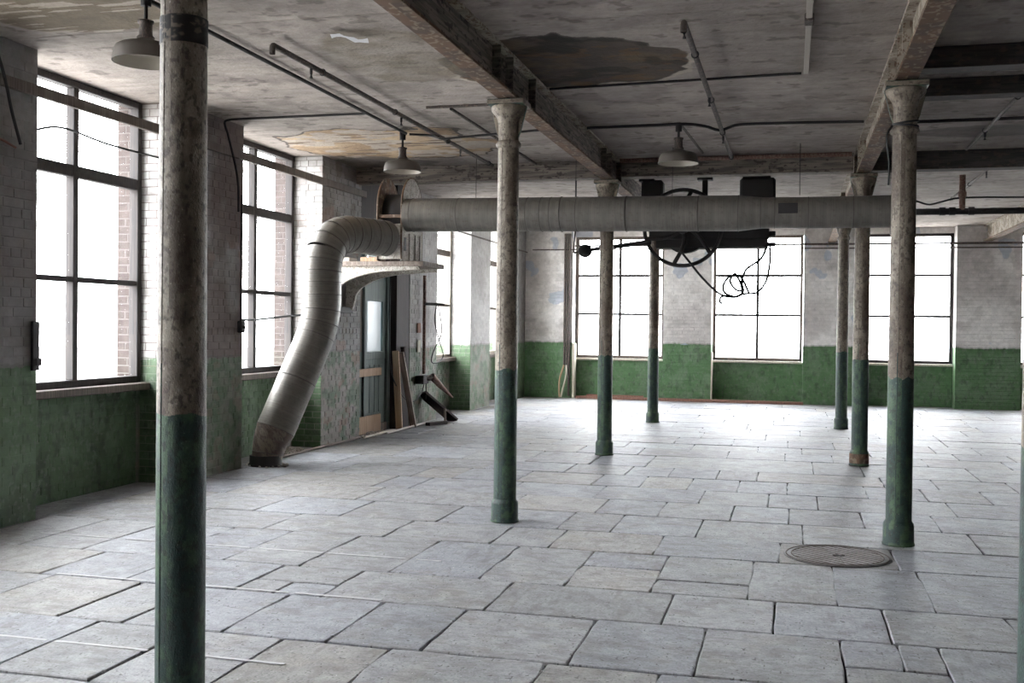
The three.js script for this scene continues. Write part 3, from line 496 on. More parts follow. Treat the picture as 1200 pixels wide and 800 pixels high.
// ---------------------------------------------------------------- duct and fan
{
  const b = V(-3.52, 0, -11.0), low = V(-3.50, 0.22, -11.03), p1 = V(-3.115, 1.66, -11.6), p2 = V(-3.115, 2.735, -11.6), end = V(-2.735, 2.725, -12.67);
  const pts = bend([b, low, p1, p2, end], [0.16, 0.28, 0.52], 10), R = 0.225;
  const d = thing('slanting_duct', 'bent sheet-metal duct rising from the floor and elbowing into the fan', 'duct', [b.x, 0, b.z]), loc = pts.map((p) => p.clone().sub(V(b.x, 0, b.z)));
  const cum = [0]; for (let i = 1; i < loc.length; i++) cum.push(cum[i - 1] + loc[i].distanceTo(loc[i - 1])); const total = cum[cum.length - 1];
  const atLen = (s) => { let i = 1; while (i < loc.length - 1 && cum[i] < s) i++; return loc[i - 1].clone().lerp(loc[i], (s - cum[i - 1]) / (cum[i] - cum[i - 1])); };
  const radius = (s) => s < 0.14 ? 0.175 : s < 0.42 ? mix(0.178, R, (s - 0.14) / 0.28) : R;
  const cuts = [0, 0.14, 0.42, 1.05, 1.62, 1.78, 1.94, 2.12, 2.27, 2.40, 2.52, 2.64, 2.76, 2.88, 3.0, 3.14, 3.3, 3.48, 3.68, 3.88, total].filter((s, i, a) => s <= total);
  for (let i = 0; i < cuts.length - 1; i++) {
    const n = Math.max(3, Math.round((cuts[i + 1] - cuts[i]) / 0.04)), line = []; for (let k = 0; k <= n; k++) line.push(atLen(mix(cuts[i], cuts[i + 1], k / n)));
    const sec = part('duct_section', sweep(line, (t) => radius(mix(cuts[i], cuts[i + 1], t)), 32, i === 0), i < 2 ? M.ductFoot : M.duct, d);
    if (i) { const p = atLen(cuts[i]), q = atLen(cuts[i] + 0.02); part('seam', ringAt(p, q.sub(p), radius(cuts[i]) + 0.001, i % 3 === 0 ? 0.006 : 0.004, 36), M.seam, sec); }
  }
  part('floor_collar', lathe([[0.172, 0], [0.196, 0.0], [0.196, 0.02], [0.184, 0.03], [0.183, 0.115], [0.172, 0.12]], 32), M.iron, d);
}
{
  const zD = -12.9, d = thing('horizontal_duct', 'long grey sheet-metal duct hung across the hall between the columns', 'duct', [-2.54, 3.045, zD]);
  const yAt = (x) => -0.055 * clamp(x / 5), cuts = [0, 0.09, 0.72, 1.62, 1.80, 1.92, 2.05, 2.25, 2.86, 3.73, 4.20, 4.46, 4.62, 5.0, 5.5, 5.97], L = 5.97;
  const rad = (x) => x < 4.20 ? 0.213 : x < 4.46 ? mix(0.213, 0.184, (x - 4.20) / 0.26) : 0.184, yo = (x) => yAt(x) + (0.213 - rad(x)) * 0.1;
  for (let i = 0; i < cuts.length - 1; i++) {
    const n = 4, line = []; for (let k = 0; k <= n; k++) { const x = mix(cuts[i], cuts[i + 1], k / n); line.push(V(x, yo(x), 0)); }
    const sec = part('duct_section', sweep(line, (t) => rad(mix(cuts[i], cuts[i + 1], t)), 36, i === cuts.length - 2), M.duct, d);
    if (i) part('seam', ringAt(V(cuts[i], yo(cuts[i]), 0), V(1, 0, 0), rad(cuts[i]) + 0.001, [6, 8, 9].includes(i) ? 0.008 : 0.0045, 40), M.seam, sec);
  }
  part('access_panel', box(4.66, 4.88, -0.075, 0.045, 0.172, 0.19, 0.004), M.iron, d);
  part('end_flange', [ringAt(V(L - 0.02, yo(L), 0), V(1, 0, 0), 0.192, 0.012, 36), box(L - 0.06, L, -0.32, -0.17, -0.05, 0.05, 0.004)], M.iron, d);
  for (const x of [0.9, 2.2, 3.4, 4.9]) part('hanger_rod', sweep([V(x, 0.17, -0.1), V(x, 3.825 - 3.045, -0.1)], 0.004, 6), M.iron, d);
}
{
  const f = thing('centrifugal_fan', 'fan casing of two upright round-topped plates on the wall shelf', 'fan', [-2.71, 2.45, -13.11]);
  const tomb = (r, t) => { const o = [[-r, 0]]; for (let k = 0; k <= 20; k++) { const a = Math.PI - k / 20 * Math.PI; o.push([Math.cos(a) * r, 0.70 + Math.sin(a) * 0.40]); } o.push([r, 0]); const g = extrude(o, t, 0.003); g.rotateY(Math.PI / 2); return g; };
  const p2 = tomb(0.385, 0.018).translate(0.16, 0, 0), p1 = tomb(0.385, 0.018).translate(-0.17, 0, 0);
  const pk = part('side_plate', p1, M.rust, f); const pl = part('side_plate', p2, M.white, f);
  const arch = (x) => { const o = []; for (let k = 0; k <= 20; k++) { const a = Math.PI - k / 20 * Math.PI; o.push(V(x, 0.70 + Math.sin(a) * 0.395, Math.cos(a) * -0.38)); } o.unshift(V(x, 0.02, 0.38)); o.push(V(x, 0.02, -0.38)); return sweep(o, 0.013, 6); };
  part('rim', arch(0.16), M.rust, pl); part('rim', arch(-0.17), M.rust, pk);
  const drum = lathe([[0.0, -0.15], [0.27, -0.15], [0.27, 0.15], [0, 0.15]], 30); drum.rotateZ(Math.PI / 2); drum.translate(0, 0.62, 0); part('impeller_drum', drum, M.iron, f);
  part('front_panel', box(-0.16, 0.15, 0.02, 0.47, 0.345, 0.37, 0.004), M.white, f);
  part('plate_bracket', [box(-0.16, 0.15, 0.55, 0.59, 0.33, 0.36, 0.003)], M.rust, f);
  part('slot_cover', box(0.168, 0.176, 0.13, 0.30, 0.235, 0.305, 0.002), M.iron, pl);
  for (const z of [0.12, -0.1, -0.28]) part('stiffening_rib', box(0.168, 0.184, 0.02, 0.36, z - 0.012, z + 0.012, 0.002), M.white, pl);
}
{
  const s = thing('wall_shelf', 'cantilevered iron shelf with arched brackets under the fan', 'shelf', [WL, 2.40, -13.2]);
  part('shelf_slab', box(0.002, 1.40, -0.02, 0.045, -0.42, 0.42, 0.006), M.woodGrey, s);
  const arc = [[0.004, -0.015], [1.30, -0.015], [1.33, -0.06], [1.05, -0.075]]; for (let k = 0; k <= 12; k++) { const a = k / 12 * Math.PI / 2; arc.push([1.0 - Math.sin(a) * 0.86, -0.08 - (1 - Math.cos(a)) * 0.36]); } arc.push([0.10, -0.58], [0.004, -0.58]);
  for (const z of [0.36, -0.36]) { const g = extrude(arc, 0.05, 0.004); g.translate(0, 0, z); part('bracket', g, M.white, s); }
  part('tie_bar', box(0.02, 0.09, -0.62, -0.54, -0.4, 0.4, 0.004), M.iron, s);
  part('packing_block', box(0.10, 0.36, 0.045, 0.10, 0.1, 0.36, 0.004), M.pipePale, s); part('packing_block', box(0.52, 0.80, 0.045, 0.10, 0.2, 0.38, 0.004), M.woodPale, s);
}

// ---------------------------------------------------------------- overhead drive behind the duct
{
  const X0 = 0.74, Y0 = 3.08, Z0 = -15.5, d = thing('overhead_drive', 'dark overhead drive beam with spoked wheel and weighted arm behind the duct', 'machine', [X0, Y0, Z0]);
  part('drive_beam', [box(-0.50, 1.22, -0.16, 0.04, -0.26, -0.08, 0.01), box(-0.40, 1.20, -0.285, -0.15, -0.28, -0.10, 0.01), box(0.72, 1.22, 0.03, 0.09, -0.22, -0.08, 0.01), box(1.18, 1.31, -0.13, -0.05, -0.22, -0.12, 0.008), box(1.16, 1.31, -0.27, -0.21, -0.22, -0.12, 0.008)], M.iron, d);
  part('gearbox', lathe([[0, -0.08], [0.33, -0.08], [0.34, -0.06], [0.34, 0.06], [0.33, 0.08], [0, 0.08]], 32).rotateX(Math.PI / 2).translate(0.02, -0.02, -0.20), M.iron, d);
  const rim = []; for (let k = 0; k <= 64; k++) { const a = k / 64 * 2 * Math.PI; rim.push(V(Math.cos(a) * 0.555, Math.sin(a) * 0.55, 0)); }
  const wheel = part('wheel_rim', sweep(rim, 0.028, 8, false), M.iron, d);
  for (let k = 0; k < 6; k++) { const a = k / 6 * 2 * Math.PI + 0.30, line = []; for (let i = 0; i <= 10; i++) { const t = i / 10, b = a + 0.6 * (1 - t) ** 1.5; line.push(V(Math.cos(b) * (0.05 + t * 0.50), Math.sin(b) * (0.05 + t * 0.50), 0)); } part('spoke', sweep(line, 0.030, 8), M.iron, wheel); }
  part('hub', lathe([[0, -0.09], [0.085, -0.09], [0.09, 0.08], [0, 0.08]], 20).rotateX(Math.PI / 2), M.iron, wheel);
  part('weight_arm', sweep([V(-0.45, -0.20, 0.02), V(-1.43, -0.32, 0.02)], (t) => mix(0.040, 0.026, t), 8), M.iron, d);
  const ball = new THREE.SphereGeometry(0.105, 20, 14); ball.scale(1, 0.95, 1); ball.translate(-1.43, -0.325, 0.02); part('counterweight', ball, M.iron, d);
  part('weight_hook', sweep(bend([V(-1.50, -0.32, 0.02), V(-1.60, -0.36, 0.02), V(-1.60, -0.22, 0.02), V(-1.58, 0.0, 0.02), V(-1.58, CEIL - Y0 - 0.004, 0.02)], 0.03), 0.012, 6), M.iron, d);
  for (const x of [-0.55, 0.30, 0.95, 1.12]) part('ceiling_hanger', [box(x - 0.04, x + 0.04, 0.02, CEIL - Y0 - 0.02, -0.22, -0.14, 0.005), box(x - 0.11, x + 0.11, CEIL - Y0 - 0.05, CEIL - Y0 - 0.001, -0.26, -0.10, 0.005)], M.iron, d);
  part('top_housing', box(0.80, 1.30, 0.26, CEIL - Y0 - 0.04, -0.30, -0.06, 0.03), M.iron, d); part('top_housing', box(-0.62, -0.30, 0.36, CEIL - Y0 - 0.04, -0.3, -0.06, 0.03), M.iron, d);
}
solo('drive_cable', sweep(smoothLine([V(0.72, 2.74, -15.42), V(0.85, 2.58, -15.42), V(1.02, 2.37, -15.42), V(1.20, 2.19, -15.42), V(1.33, 2.10, -15.42), V(1.50, 2.075, -15.42), V(1.62, 2.12, -15.42), V(1.80, 2.14, -15.42), V(1.92, 2.28, -15.42), V(1.98, 2.60, -15.5), V(1.97, 2.80, -15.66)], 70), 0.016, 6), M.rubber, 'thin dark cable sagging from the spoked wheel across a back window', 'cable');
solo('wire_coil', [sweep(smoothLine([V(1.93, 2.80, -15.62), V(1.85, 2.62, -15.45), V(1.66, 2.46, -15.3), V(1.60, 2.30, -15.3), V(1.62, 2.15, -15.3), V(1.52, 2.08, -15.3), V(1.36, 2.14, -15.3), V(1.35, 2.26, -15.3), V(1.46, 2.38, -15.3), V(1.58, 2.36, -15.3), V(1.66, 2.22, -15.3), V(1.70, 2.13, -15.3)], 90), 0.017, 6),
  sweep(smoothLine([V(1.50, 2.41, -15.26), V(1.44, 2.30, -15.26), V(1.52, 2.18, -15.26), V(1.60, 2.16, -15.26), V(1.57, 2.30, -15.26), V(1.50, 2.41, -15.26)], 50), 0.016, 6), sweep(smoothLine([V(1.40, 2.09, -15.3), V(1.31, 2.07, -15.3), V(1.30, 2.0, -15.3), V(1.34, 1.98, -15.3)], 20), 0.016, 6)], M.rubber, 'loose coil of thin wire hanging in front of a back window', 'wire');

// ---------------------------------------------------------------- pendant lamps
function pendant(x, z, h, label) {
  const l = thing('pendant_lamp', label, 'lamp', [x, h, z], { group: 'unlit enamel pendant lamps under the ceiling' }), up = CEIL - h;
  const shade = part('shade', lathe([[0.052, 0.16], [0.062, 0.145], [0.10, 0.132], [0.165, 0.115], [0.190, 0.10], [0.203, 0.075], [0.216, 0.0], [0.212, 0.0], [0.199, 0.073], [0.186, 0.095], [0.16, 0.11], [0.1, 0.125], [0.05, 0.135]], 36), M.enamel, l);
  part('reflector', lathe([[0.2105, 0.002], [0.197, 0.072], [0.184, 0.093], [0.158, 0.106], [0.1, 0.121], [0.0, 0.128]], 36), M.enamelIn, shade);
  part('lamp_holder', lathe([[0.0, 0.15], [0.056, 0.15], [0.058, 0.165], [0.044, 0.18], [0.042, 0.255], [0.052, 0.26], [0.052, 0.275], [0.02, 0.285], [0, 0.285]], 24), M.pipe, l);
  part('stem', sweep([V(0, 0.28, 0), V(0, up - 0.08, 0)], 0.013, 10), M.iron, l);
  part('ceiling_box', [lathe([[0, up - 0.10], [0.034, up - 0.10], [0.036, up - 0.01], [0, up - 0.008]], 20)], M.iron, l);
}
pendant(-1.90, -6.22, 3.355, 'grey enamel pendant lamp partly hidden by the black-banded column');
pendant(-2.02, -11.35, 3.365, 'grey enamel pendant lamp hanging in front of the fan plates');
pendant(1.09, -11.45, 3.385, 'grey enamel pendant lamp hanging above the long duct between girders');

// ---------------------------------------------------------------- ceiling pipes and conduits
const pipeTo = (name, pts, r, m, label, R = 0.06) => solo(name, sweep(bend(pts, R), r, 10), m, label, 'pipe');
function sprinkler(x, y, z0, z1, r, heads, label, m = M.pipe) {
  const p = thing('sprinkler_pipe', label, 'pipe', [x, y, z0]); part('run', sweep(bend([V(0, -0.07, 0), V(0, 0, 0), V(0, 0, z1 - z0)], 0.03), r, 10), m, p);
  for (const z of heads) part('sprinkler_head', [lathe([[0, -0.10], [0.014, -0.10], [0.006, -0.075], [0.012, -0.06], [0.012, 0.0], [0, 0]], 12, 0, 0, z - z0)], M.iron, p);
  for (let z = z0 - 0.9; z > z1; z -= 1.7) part('clip', ringAt(V(0, 0, z - z0), V(0, 0, 1), r + 0.003, 0.006, 16), M.iron, p);
}
sprinkler(-1.60, 3.765, -7.42, -13.60, 0.023, [-8.1, -10.2, -12.2], 'dark sprinkler pipe along the ceiling beside the lamp conduit');
sprinkler(1.53, 3.765, -7.5, -13.60, 0.023, [-7.55, -9.9, -11.9], 'dark sprinkler pipe on the ceiling between the two girders');
{
  const at = (p) => V(-1.93, 3.80, -4.0).add(p);
  solo('lamp_conduit', sweep([at(V(0, 0, 0)), at(V(-0.05, 0, -7.35))], 0.017, 8), M.iron, 'dark conduit along the ceiling feeding two pendant lamps', 'pipe');
  solo('branch_conduit', sweep([at(V(-1.60, 0, -6.19)), at(V(-0.06, 0, -6.19))], 0.013, 8), M.iron, 'thin conduit crossing the ceiling from the brown pier to the lamp conduit', 'pipe');
  solo('branch_conduit', sweep(bend([at(V(-0.03, 0, -7.40)), at(V(0.16, 0, -7.48)), at(V(0.28, -0.03, -7.42)), at(V(0.36, -0.07, -7.38)), at(V(1.84, 0.005, -7.38))], 0.1), 0.013, 8), M.iron, 'thin conduit crossing from the fan lamp to the girder', 'pipe');
  solo('pier_cable', sweep(smoothLine([at(V(-1.60, 0, -6.19)), at(V(-1.68, -0.02, -6.2)), at(V(-1.69, -0.14, -6.28)), at(V(-1.66, -0.4, -6.36)), at(V(-1.69, -0.62, -6.5)), at(V(-1.69, -0.95, -6.52))], 30), 0.013, 8), M.rubber, 'black cable hooking from the ceiling down the brown pier', 'cable');
}
pipeTo('conduit', [V(-1.28, 3.805, -10.06), V(-0.1, 3.805, -10.06)], 0.014, M.pipe, 'short thin conduit ending at the girder near the lone column');
pipeTo('conduit', [V(-1.05, 3.80, -10.15), V(-1.05, 3.80, -13.80)], 0.016, M.pipe, 'thin conduit parallel to the sprinkler pipe beside the girder');
{
  const c = thing('lamp_conduit', 'dark wavy conduit across the ceiling above the lamp between girders', 'pipe', [1.09, 3.805, -11.45]);
  part('run', sweep(smoothLine([V(-1.0, 0, 0), V(-0.3, 0, 0), V(0.1, 0, 0), V(0.28, -0.01, -0.12), V(0.42, -0.04, -0.2), V(0.6, -0.01, -0.1), V(0.8, 0, -0.12), V(1.9, 0, -0.22)], 50), 0.016, 8), M.iron, c);
  part('branch', sweep([V(0.02, 0, 0), V(0.10, 0, -1.9)], 0.014, 8), M.pipe, c);
}
pipeTo('conduit', [V(0.1, 3.815, -9.56), V(2.34, 3.815, -9.42)], 0.011, M.iron, 'thin dark conduit across the ceiling from girder to pale trunking');
{
  const c = thing('ceiling_trunking', 'pale square trunking with a joint, ending at a ceiling seam', 'trunking', [2.38, CEIL, -4.2]);
  part('channel', box(-0.022, 0.022, -0.04, -0.001, -5.15, 0, 0.004), M.pipePale, c); part('joint_box', box(-0.032, 0.032, -0.055, -0.001, -3.62, -3.48, 0.006), M.pipe, c);
}
pipeTo('conduit', [V(ROWB + 0.1, 3.78, -11.66), V(WR - 0.1, 3.78, -11.66)], 0.018, M.iron, 'thin dark pipe under the ceiling beyond the lower dark beam');
sprinkler(4.25, 3.76, -9.6, -13.4, 0.02, [-12.2], 'thin sprinkler pipe on the ceiling over the dark side');
sprinkler(4.76, 3.76, -14.0, -18.5, 0.02, [-15.2], 'sprinkler branch on the far ceiling near the black pipe');
{
  const p = thing('black_main_pipe', 'heavy black pipe with a drop, hung below the far ceiling', 'pipe', [3.4, 3.31, -16]);
  part('run', sweep([V(0, 0, 0), V(5.9, -0.02, 0)], 0.045, 14), M.iron, p); part('drop', sweep([V(1.18, 0, 0), V(1.18, CEIL - 3.325, 0)], 0.042, 14), M.pipeBrown, p);
  for (const x of [0.92, 1.05, 1.3]) part('coupling', sweep([V(x - 0.04, 0, 0), V(x + 0.04, 0, 0)], 0.058, 14), M.iron, p);
  part('drop_coupling', sweep([V(1.18, 0.2, 0), V(1.18, 0.27, 0)], 0.055, 14), M.pipeBrown, p);
}
solo('cable', sweep(smoothLine([V(3.5, 3.50, -16.1), V(3.95, 3.48, -16.1), V(4.15, 3.42, -16.1), V(4.3, 3.45, -16.1), V(4.5, 3.50, -16.1), V(5.5, 3.50, -16.1), V(8.6, 3.50, -16.1)], 60), 0.013, 6), M.rubber, 'black cable dipping above the heavy black pipe', 'cable');
// pipes along the back wall and rail along the window side
pipeTo('wall_pipe', [V(-2.5, 3.47, WB + 0.06), V(WR - 0.1, 3.44, WB + 0.06)], 0.022, M.pipe, 'upper thin pipe running along the back wall across the windows');
pipeTo('wall_pipe', [V(-3.5, 3.39, WB + 0.05), V(WR - 0.1, 3.34, WB + 0.05)], 0.014, M.pipe, 'lower thin pipe running along the back wall across the windows');
solo('timber_rail', [box(WL + 0.008, WL + 0.05, 3.44, 3.53, -14.15, -6.6, 0.005)], M.sill, 'long grey timber rail fixed across the piers and side windows', 'rail');
pipeTo('wall_pipe', [V(WL + 0.05, 3.36, -16.5), V(WL + 0.05, 3.33, WB + 0.1)], 0.016, M.pipe, 'thin pipe along the far whitewashed piers of the window side');
{
  const c = thing('conduit_bundle', 'bundle of grey vertical conduits at the back wall corner window', 'conduit', [-2.66, 0, WB + 0.04]);
  for (const [x, r] of [[-0.075, 0.024], [-0.02, 0.02], [0.035, 0.026]]) part('conduit', sweep([V(x, x > 0 ? 0.05 : 0.75, 0), V(x, 3.75, 0)], r, 10), M.pipe, c);
  part('loose_end', sweep(smoothLine([V(-0.02, 0.75, 0.01), V(0.0, 0.55, 0.10), V(-0.06, 0.3, 0.06), V(-0.1, 0.12, 0.1), V(-0.12, 0.03, 0.12)], 24), 0.020, 8), M.frameCream, c);
  part('loose_end', sweep(smoothLine([V(-0.075, 0.75, 0.01), V(-0.14, 0.45, 0.14), V(-0.16, 0.2, 0.12), V(-0.14, 0.03, 0.15)], 24), 0.02, 8), M.woodPale, c);
}
solo('edge_strip', box(0.572, 0.60, 0.005, 1.10, WB - 0.20, WB + 0.012, 0.004), M.frameCream, 'pale upright strip on the edge of the pilaster under the coil window', 'board');  // thin pale strip along the side edge of the pilaster
solo('edge_strip', box(-2.555, -2.50, 0.005, 1.25, WB - 0.20, WB + 0.012, 0.004), M.frameCream, 'pale upright strip beside the corner conduits', 'board');  // same pale strip at the corner edge
solo('floor_timber', bar(V(-2.45, 0.035, WB + 0.09), V(2.55, 0.035, WB + 0.17), 0.07, 0.06), M.woodRed, 'long reddish timber lying along the foot of the back wall', 'timber');
solo('floor_timber', bar(V(-2.2, 0.085, WB + 0.07), V(-0.9, 0.085, WB + 0.09), 0.05, 0.035), M.woodRed, 'short reddish batten lying on top of the long timber', 'timber');

// ---------------------------------------------------------------- door bay of the window side
{
  const a = -14.07, b = -16.10, xd = WL - 0.16;
  const d = thing('door_1', 'weathered grey-green boarded door with one blue glazed pane', 'door', [xd, 0, a], { kind: 'structure' });
  part('door_frame', [box(-0.05, 0.05, 0, 2.75, -0.10, -0.005, 0.005), box(-0.05, 0.05, 2.66, 2.76, -1.35, -0.1, 0.005), box(-0.05, 0.05, 0.0, 2.75, -0.50, -0.42, 0.005), box(-0.05, 0.05, 0, 2.75, -1.46, -1.32, 0.005)], M.doorPaint, d);
  part('head_panel', box(-0.05, 0.05, 2.75, CEIL, -1.46, 0, 0.004), M.woodDark, d); part('threshold', box(-0.3, 0.05, 0, 0.12, -1.46, -0.005, 0.004), M.woodGrey, d);
  part('side_panel', box(-0.02, 0.015, 0.12, 1.22, -0.43, -0.09, 0.004), M.doorPaint, d); part('side_panel', box(-0.02, 0.01, 1.22, 2.14, -0.43, -0.09, 0.004), M.woodGrey, d);
  part('side_pane', new THREE.PlaneGeometry(0.34, 0.54).rotateY(Math.PI / 2).translate(0, 2.40, -0.26), M.glassBlue, d);
  const leaf = part('door_leaf', [box(-0.035, 0.012, 0.12, 1.18, -1.32, -0.50, 0.004), box(-0.035, 0.02, 1.10, 1.22, -1.32, -0.5, 0.004), box(-0.035, 0.02, 1.98, 2.62, -1.32, -0.5, 0.004), box(-0.035, 0.02, 1.22, 1.98, -0.60, -0.5, 0.004), box(-0.035, 0.02, 1.22, 1.98, -1.32, -1.20, 0.004)], M.doorPaint, d);
  for (let k = 0; k < 4; k++) part('board', box(0.010, 0.022, 0.30, 1.02, -1.24 + k * 0.185, -1.07 + k * 0.185, 0.004), M.doorPaint, leaf);
  part('pane', new THREE.PlaneGeometry(0.60, 0.76).rotateY(Math.PI / 2).translate(0, 1.60, -0.90), M.glassBlue, leaf);
  part('kick_board', box(0.03, 0.065, 0.01, 0.27, -1.05, -0.03, 0.004), M.woodPale, d);
  part('cross_plank', box(0.05, 0.085, 0.86, 0.975, -1.02, -0.02, 0.004), M.woodPale, d);
  solo('dark_opening_fill', box(WL - 0.5, WL - 0.01, 0, CEIL, -16.1, -15.53, 0.004), M.woodDark, 'near-black block standing in for the dark opening beside the weathered door', 'lining', { kind: 'structure' });  // solid block, its near-black colour paints in the shade of the opening
  solo('leaning_timber', bar(V(WL + 0.16, 0.01, -15.25), V(WL + 0.02, 1.22, -15.42), 0.10, 0.06, 0.2), M.woodPale, 'pale squared timber leaning upright beside the door', 'timber');
  solo('leaning_timber', bar(V(WL + 0.20, 0.01, -15.78), V(WL + 0.03, 1.20, -15.62), 0.09, 0.05, 0.1), M.woodGrey, 'grey timber leaning next to the pale squared one', 'timber');
  solo('leaning_timber', bar(V(WL + 0.10, 0.01, -15.98), V(WL + 0.03, 1.28, -15.72), 0.07, 0.05, 0.1), M.woodDark, 'dark thin timber leaning behind the grey one', 'timber');
  solo('door_cable', sweep(smoothLine([V(WL + 0.05, 2.6, -15.1), V(WL + 0.05, 1.6, -15.08), V(WL + 0.06, 0.95, -15.12), V(WL + 0.08, 0.62, -15.4), V(WL + 0.1, 0.42, -15.8), V(WL + 0.1, 0.42, -16.15), V(WL + 0.1, 0.55, -16.45), V(WL + 0.1, 0.78, -16.6)], 50), 0.010, 6), M.rubber, 'black cable drooping from the door head to the wall lever', 'cable');
}
{
  const z = -16.62, x = WL + 0.06, p = thing('lever_control', 'rusty lever control with vertical pipe on the whitewashed pier', 'control', [x, 0, z]);
  part('vertical_pipe', sweep([V(0, 0.82, 0), V(0, 2.45, 0)], 0.028, 10), M.pipeBrown, p);
  part('cross_bar', sweep([V(0.02, 1.98, 0.02), V(0.22, 1.98, -0.34)], 0.022, 8), M.iron, p);
  part('bearing_block', box(-0.05, 0.09, 0.66, 0.80, 0.0, 0.26, 0.01), M.iron, p);
  part('hub', sweep([V(0, 0.74, 0.2), V(0.14, 0.76, -0.1)], 0.045, 10), M.pipe, p);
  part('lever', sweep([V(0.12, 0.78, -0.05), V(0.2, 0.62, -0.25), V(0.30, 0.40, -0.62)], (t) => t < 0.35 ? 0.06 : mix(0.05, 0.014, (t - 0.35) / 0.65), 10), M.pipeBrown, p);
  part('link_rod', sweep([V(0.05, 0.74, 0.02), V(0.05, 0.40, 0.02)], 0.009, 6), M.iron, p);
  part('switch_plate', box(-0.05, -0.03, 1.50, 1.66, 0.08, 0.22, 0.004), M.woodRed, p); part('switch_plate', box(-0.05, -0.03, 1.18, 1.38, 0.08, 0.22, 0.004), M.frameCream, p);
}
solo('lever_cable', sweep(smoothLine([V(WL + 0.2, 1.97, -16.82), V(WL + 0.2, 1.7, -16.75), V(WL + 0.22, 1.35, -16.95), V(WL + 0.2, 1.1, -17.2), V(WL + 0.18, 1.0, -17.0), V(WL + 0.15, 1.02, -16.75), V(WL + 0.15, 1.15, -16.8), V(WL + 0.2, 1.5, -17.1), V(WL + 0.2, 1.8, -17.02), V(WL + 0.2, 1.97, -16.9)], 60), 0.009, 6), M.rubber, 'loop of black cable hanging from the bar above the wall lever', 'cable');
solo('leaning_plank', bar(V(WL + 0.42, 0.01, -17.15), V(WL + 0.03, 0.50, -16.62), 0.20, 0.045, 0.3), M.woodDark, 'short dark plank leaning against the pier under the lever', 'plank');
solo('timber_offcut', bar(V(WL + 0.40, 0.0, -16.75), V(WL + 0.39, 0.24, -16.76), 0.035, 0.03), M.woodGrey, 'small upright timber offcut before the dark plank', 'timber');
solo('timber_offcut', bar(V(WL + 0.30, 0.03, -16.15), V(WL + 0.45, 0.03, -16.60), 0.09, 0.05), M.woodDark, 'dark timber offcut lying flat by the leaning plank', 'timber');
solo('floor_pipe', sweep([V(WL + 0.13, 0.03, -13.95), V(WL + 0.16, 0.03, -15.0)], 0.022, 8), M.frameCream, 'pale pipe length lying along the wall foot before the door', 'pipe');
solo('floor_pipe', sweep([V(WL + 0.22, 0.03, -14.6), V(WL + 0.20, 0.03, -16.3)], 0.02, 8), M.pipePale, 'thin pale pipe lying on the floor past the leaning timbers', 'pipe');
solo('skirting_pipe', sweep([V(WL + 0.035, 0.02, -11.3), V(WL + 0.035, 0.02, -14.0)], 0.018, 8), M.woodGrey, 'thin pipe along the floor from the duct foot past the brick pier', 'pipe');
// rubble swept against the wall
function rubble(cx, cz, rx, rz, n, label, sizes = [0.012, 0.045]) {
  const gs = []; for (let i = 0; i < n; i++) { const g = new THREE.DodecahedronGeometry(rr(...sizes), 0), a = rnd() * 6.28, q = Math.sqrt(rnd()); g.scale(1, rr(0.35, 0.7), rr(0.6, 1)); g.rotateY(rnd() * 6); const r = q; g.translate(cx + Math.cos(a) * rx * r, 0.008 + (1 - r) * 0.05 * rnd(), cz + Math.sin(a) * rz * r); gs.push(g); }
  const o = solo('rubble', gs, M.white, label, 'rubble', { kind: 'stuff' }); return o;
}
rubble(WINX + 0.23, -12.15, 0.16, 0.42, 140, 'heap of plaster rubble in the window bay behind the duct');
rubble(WL + 0.02, -14.6, 0.12, 0.45, 70, 'plaster crumbs along the sill of the weathered door');
rubble(-3.5, -11.0, 0.26, 0.24, 60, 'crumbled plaster around the foot of the duct', [0.008, 0.022]);

// ---------------------------------------------------------------- small things on the near piers
solo('hanging_cable', sweep(smoothLine([V(WL + 0.075, 3.76, -6.78), V(WL + 0.075, 3.5, -6.9), V(WL + 0.06, 3.25, -7.0), V(WL + 0.04, 3.02, -7.12)], 24), 0.013, 6), M.rubber, 'black cable hanging down the green pier near the ceiling', 'cable');
solo('hanging_cable', sweep(smoothLine([V(WL + 0.02, 2.99, -7.09), V(WL + 0.02, 3.03, -6.9), V(WL + 0.03, 3.0, -6.6)], 16), 0.010, 6), M.woodRed, 'thin red-brown wire running along the green pier', 'cable');
solo('window_wire', sweep(smoothLine([V(WL - 0.08, 3.18, -7.38), V(WL - 0.08, 3.27, -7.72), V(WL - 0.08, 3.24, -8.4), V(WL - 0.06, 3.24, -9.4)], 30), 0.010, 6), M.rubber, 'black wire strung across the window beside the green pier', 'cable');
solo('window_wire', sweep(smoothLine([V(WL - 0.04, 1.66, -10.74), V(WL - 0.08, 1.67, -11.2), V(WL - 0.08, 1.72, -12.0), V(WL - 0.03, 1.76, -12.76)], 20), 0.014, 6), M.rubber, 'black wire strung across the window behind the slanting duct', 'cable');
solo('pier_bracket', [box(WL + 0.008, WL + 0.035, 1.22, 1.62, -7.36, -7.28, 0.005), box(WL + 0.008, WL + 0.05, 1.26, 1.32, -7.37, -7.31, 0.005)], M.iron, 'dark iron bracket on the edge of the green pier', 'bracket');
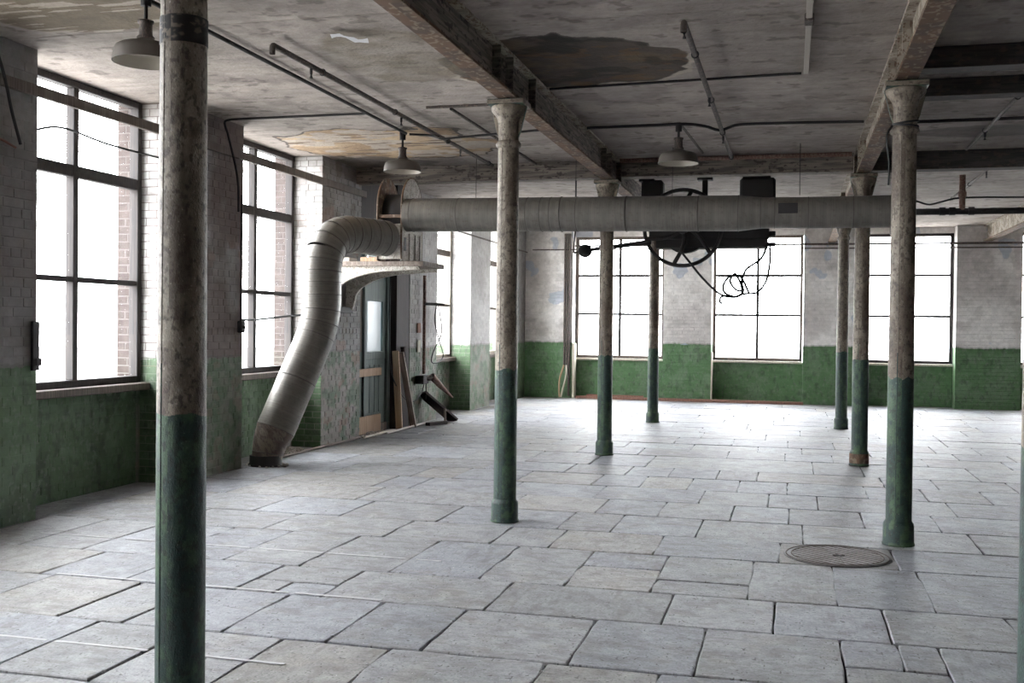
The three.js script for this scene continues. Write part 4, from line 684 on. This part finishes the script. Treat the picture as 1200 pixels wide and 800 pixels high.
{
  const s = thing('switch_box', 'black switch box on a thin conduit down the brown pier', 'switch', [WL + 0.03, 1.55, -10.62]);
  part('box', box(-0.02, 0.035, -0.03, 0.10, -0.045, 0.045, 0.008), M.iron, s); part('conduit', sweep([V(0, 0.1, 0), V(0, 1.5, 0)], 0.010, 8), M.iron, s); part('knob', lathe([[0, 0], [0.016, 0], [0.012, 0.025], [0, 0.028]], 12).rotateZ(-Math.PI / 2).translate(0.034, 0.03, 0), M.pipe, s);
}
{
  const cov = thing('floor_cover', 'round ribbed iron cover set in a flagstone beside the column', 'cover', [2.631, 0.0, -7.93]);
  part('plate', lathe([[0, 0.0005], [0.372, 0.0005], [0.370, 0.0045], [0, 0.0045]], 56), M.coverStone, cov);
  for (const R of [0.355, 0.318]) part('ring', ringAt(V(0, 0.0045, 0), V(0, 1, 0), R, 0.005, 64), M.pipe, cov);
  for (let k = -5; k <= 5; k++) { const o = k * 0.053, L = Math.sqrt(0.31 ** 2 - o * o); part('rib', bar(V(o, 0.005, L), V(o, 0.005, -L), 0.010, 0.005, 0, 0.001).rotateY(0.9), M.pipe, cov); }
  part('lifting_key', [bar(V(-0.03, 0.007, 0.03), V(0.05, 0.007, 0.0), 0.02, 0.006), bar(V(-0.01, 0.007, -0.03), V(0.03, 0.007, 0.04), 0.015, 0.006)], M.iron, cov);
}
{
  const gs = []; for (let i = 0; i < 420; i++) { const g = new THREE.DodecahedronGeometry(rr(0.002, 0.006), 0), z = -4.3 - 6 * rnd() ** 1.5; g.scale(1, 0.6, 1); g.translate(rr(-2.5, 4.2), 0.003, z); gs.push(g); }
  solo('plaster_crumbs', gs, M.paleGrey, 'scattered white plaster crumbs over the near flagstones', 'crumbs', { kind: 'stuff' });
}
solo('paint_flake', (() => { const g = new THREE.PlaneGeometry(0.28, 0.10, 8, 2), P = g.attributes.position; for (let i = 0; i < P.count; i++) P.setZ(i, 0.02 * Math.sin(P.getX(i) * 18) + 0.015 * rnd()); g.rotateX(Math.PI / 2); g.rotateY(0.3); g.translate(-0.96, CEIL - 0.045, -7.42); return g; })(), M.paper, 'curl of white paint peeling from the ceiling near the girder', 'paint');

// ---------------------------------------------------------------- outside
solo('ground', (() => { const g = new THREE.CircleGeometry(280, 48); g.rotateX(-Math.PI / 2); g.translate(0, -4.5, 0); return g; })(), M.yard, 'pale open yard outside the windows', 'ground', { kind: 'structure' });

renderer.render(scene, camera);
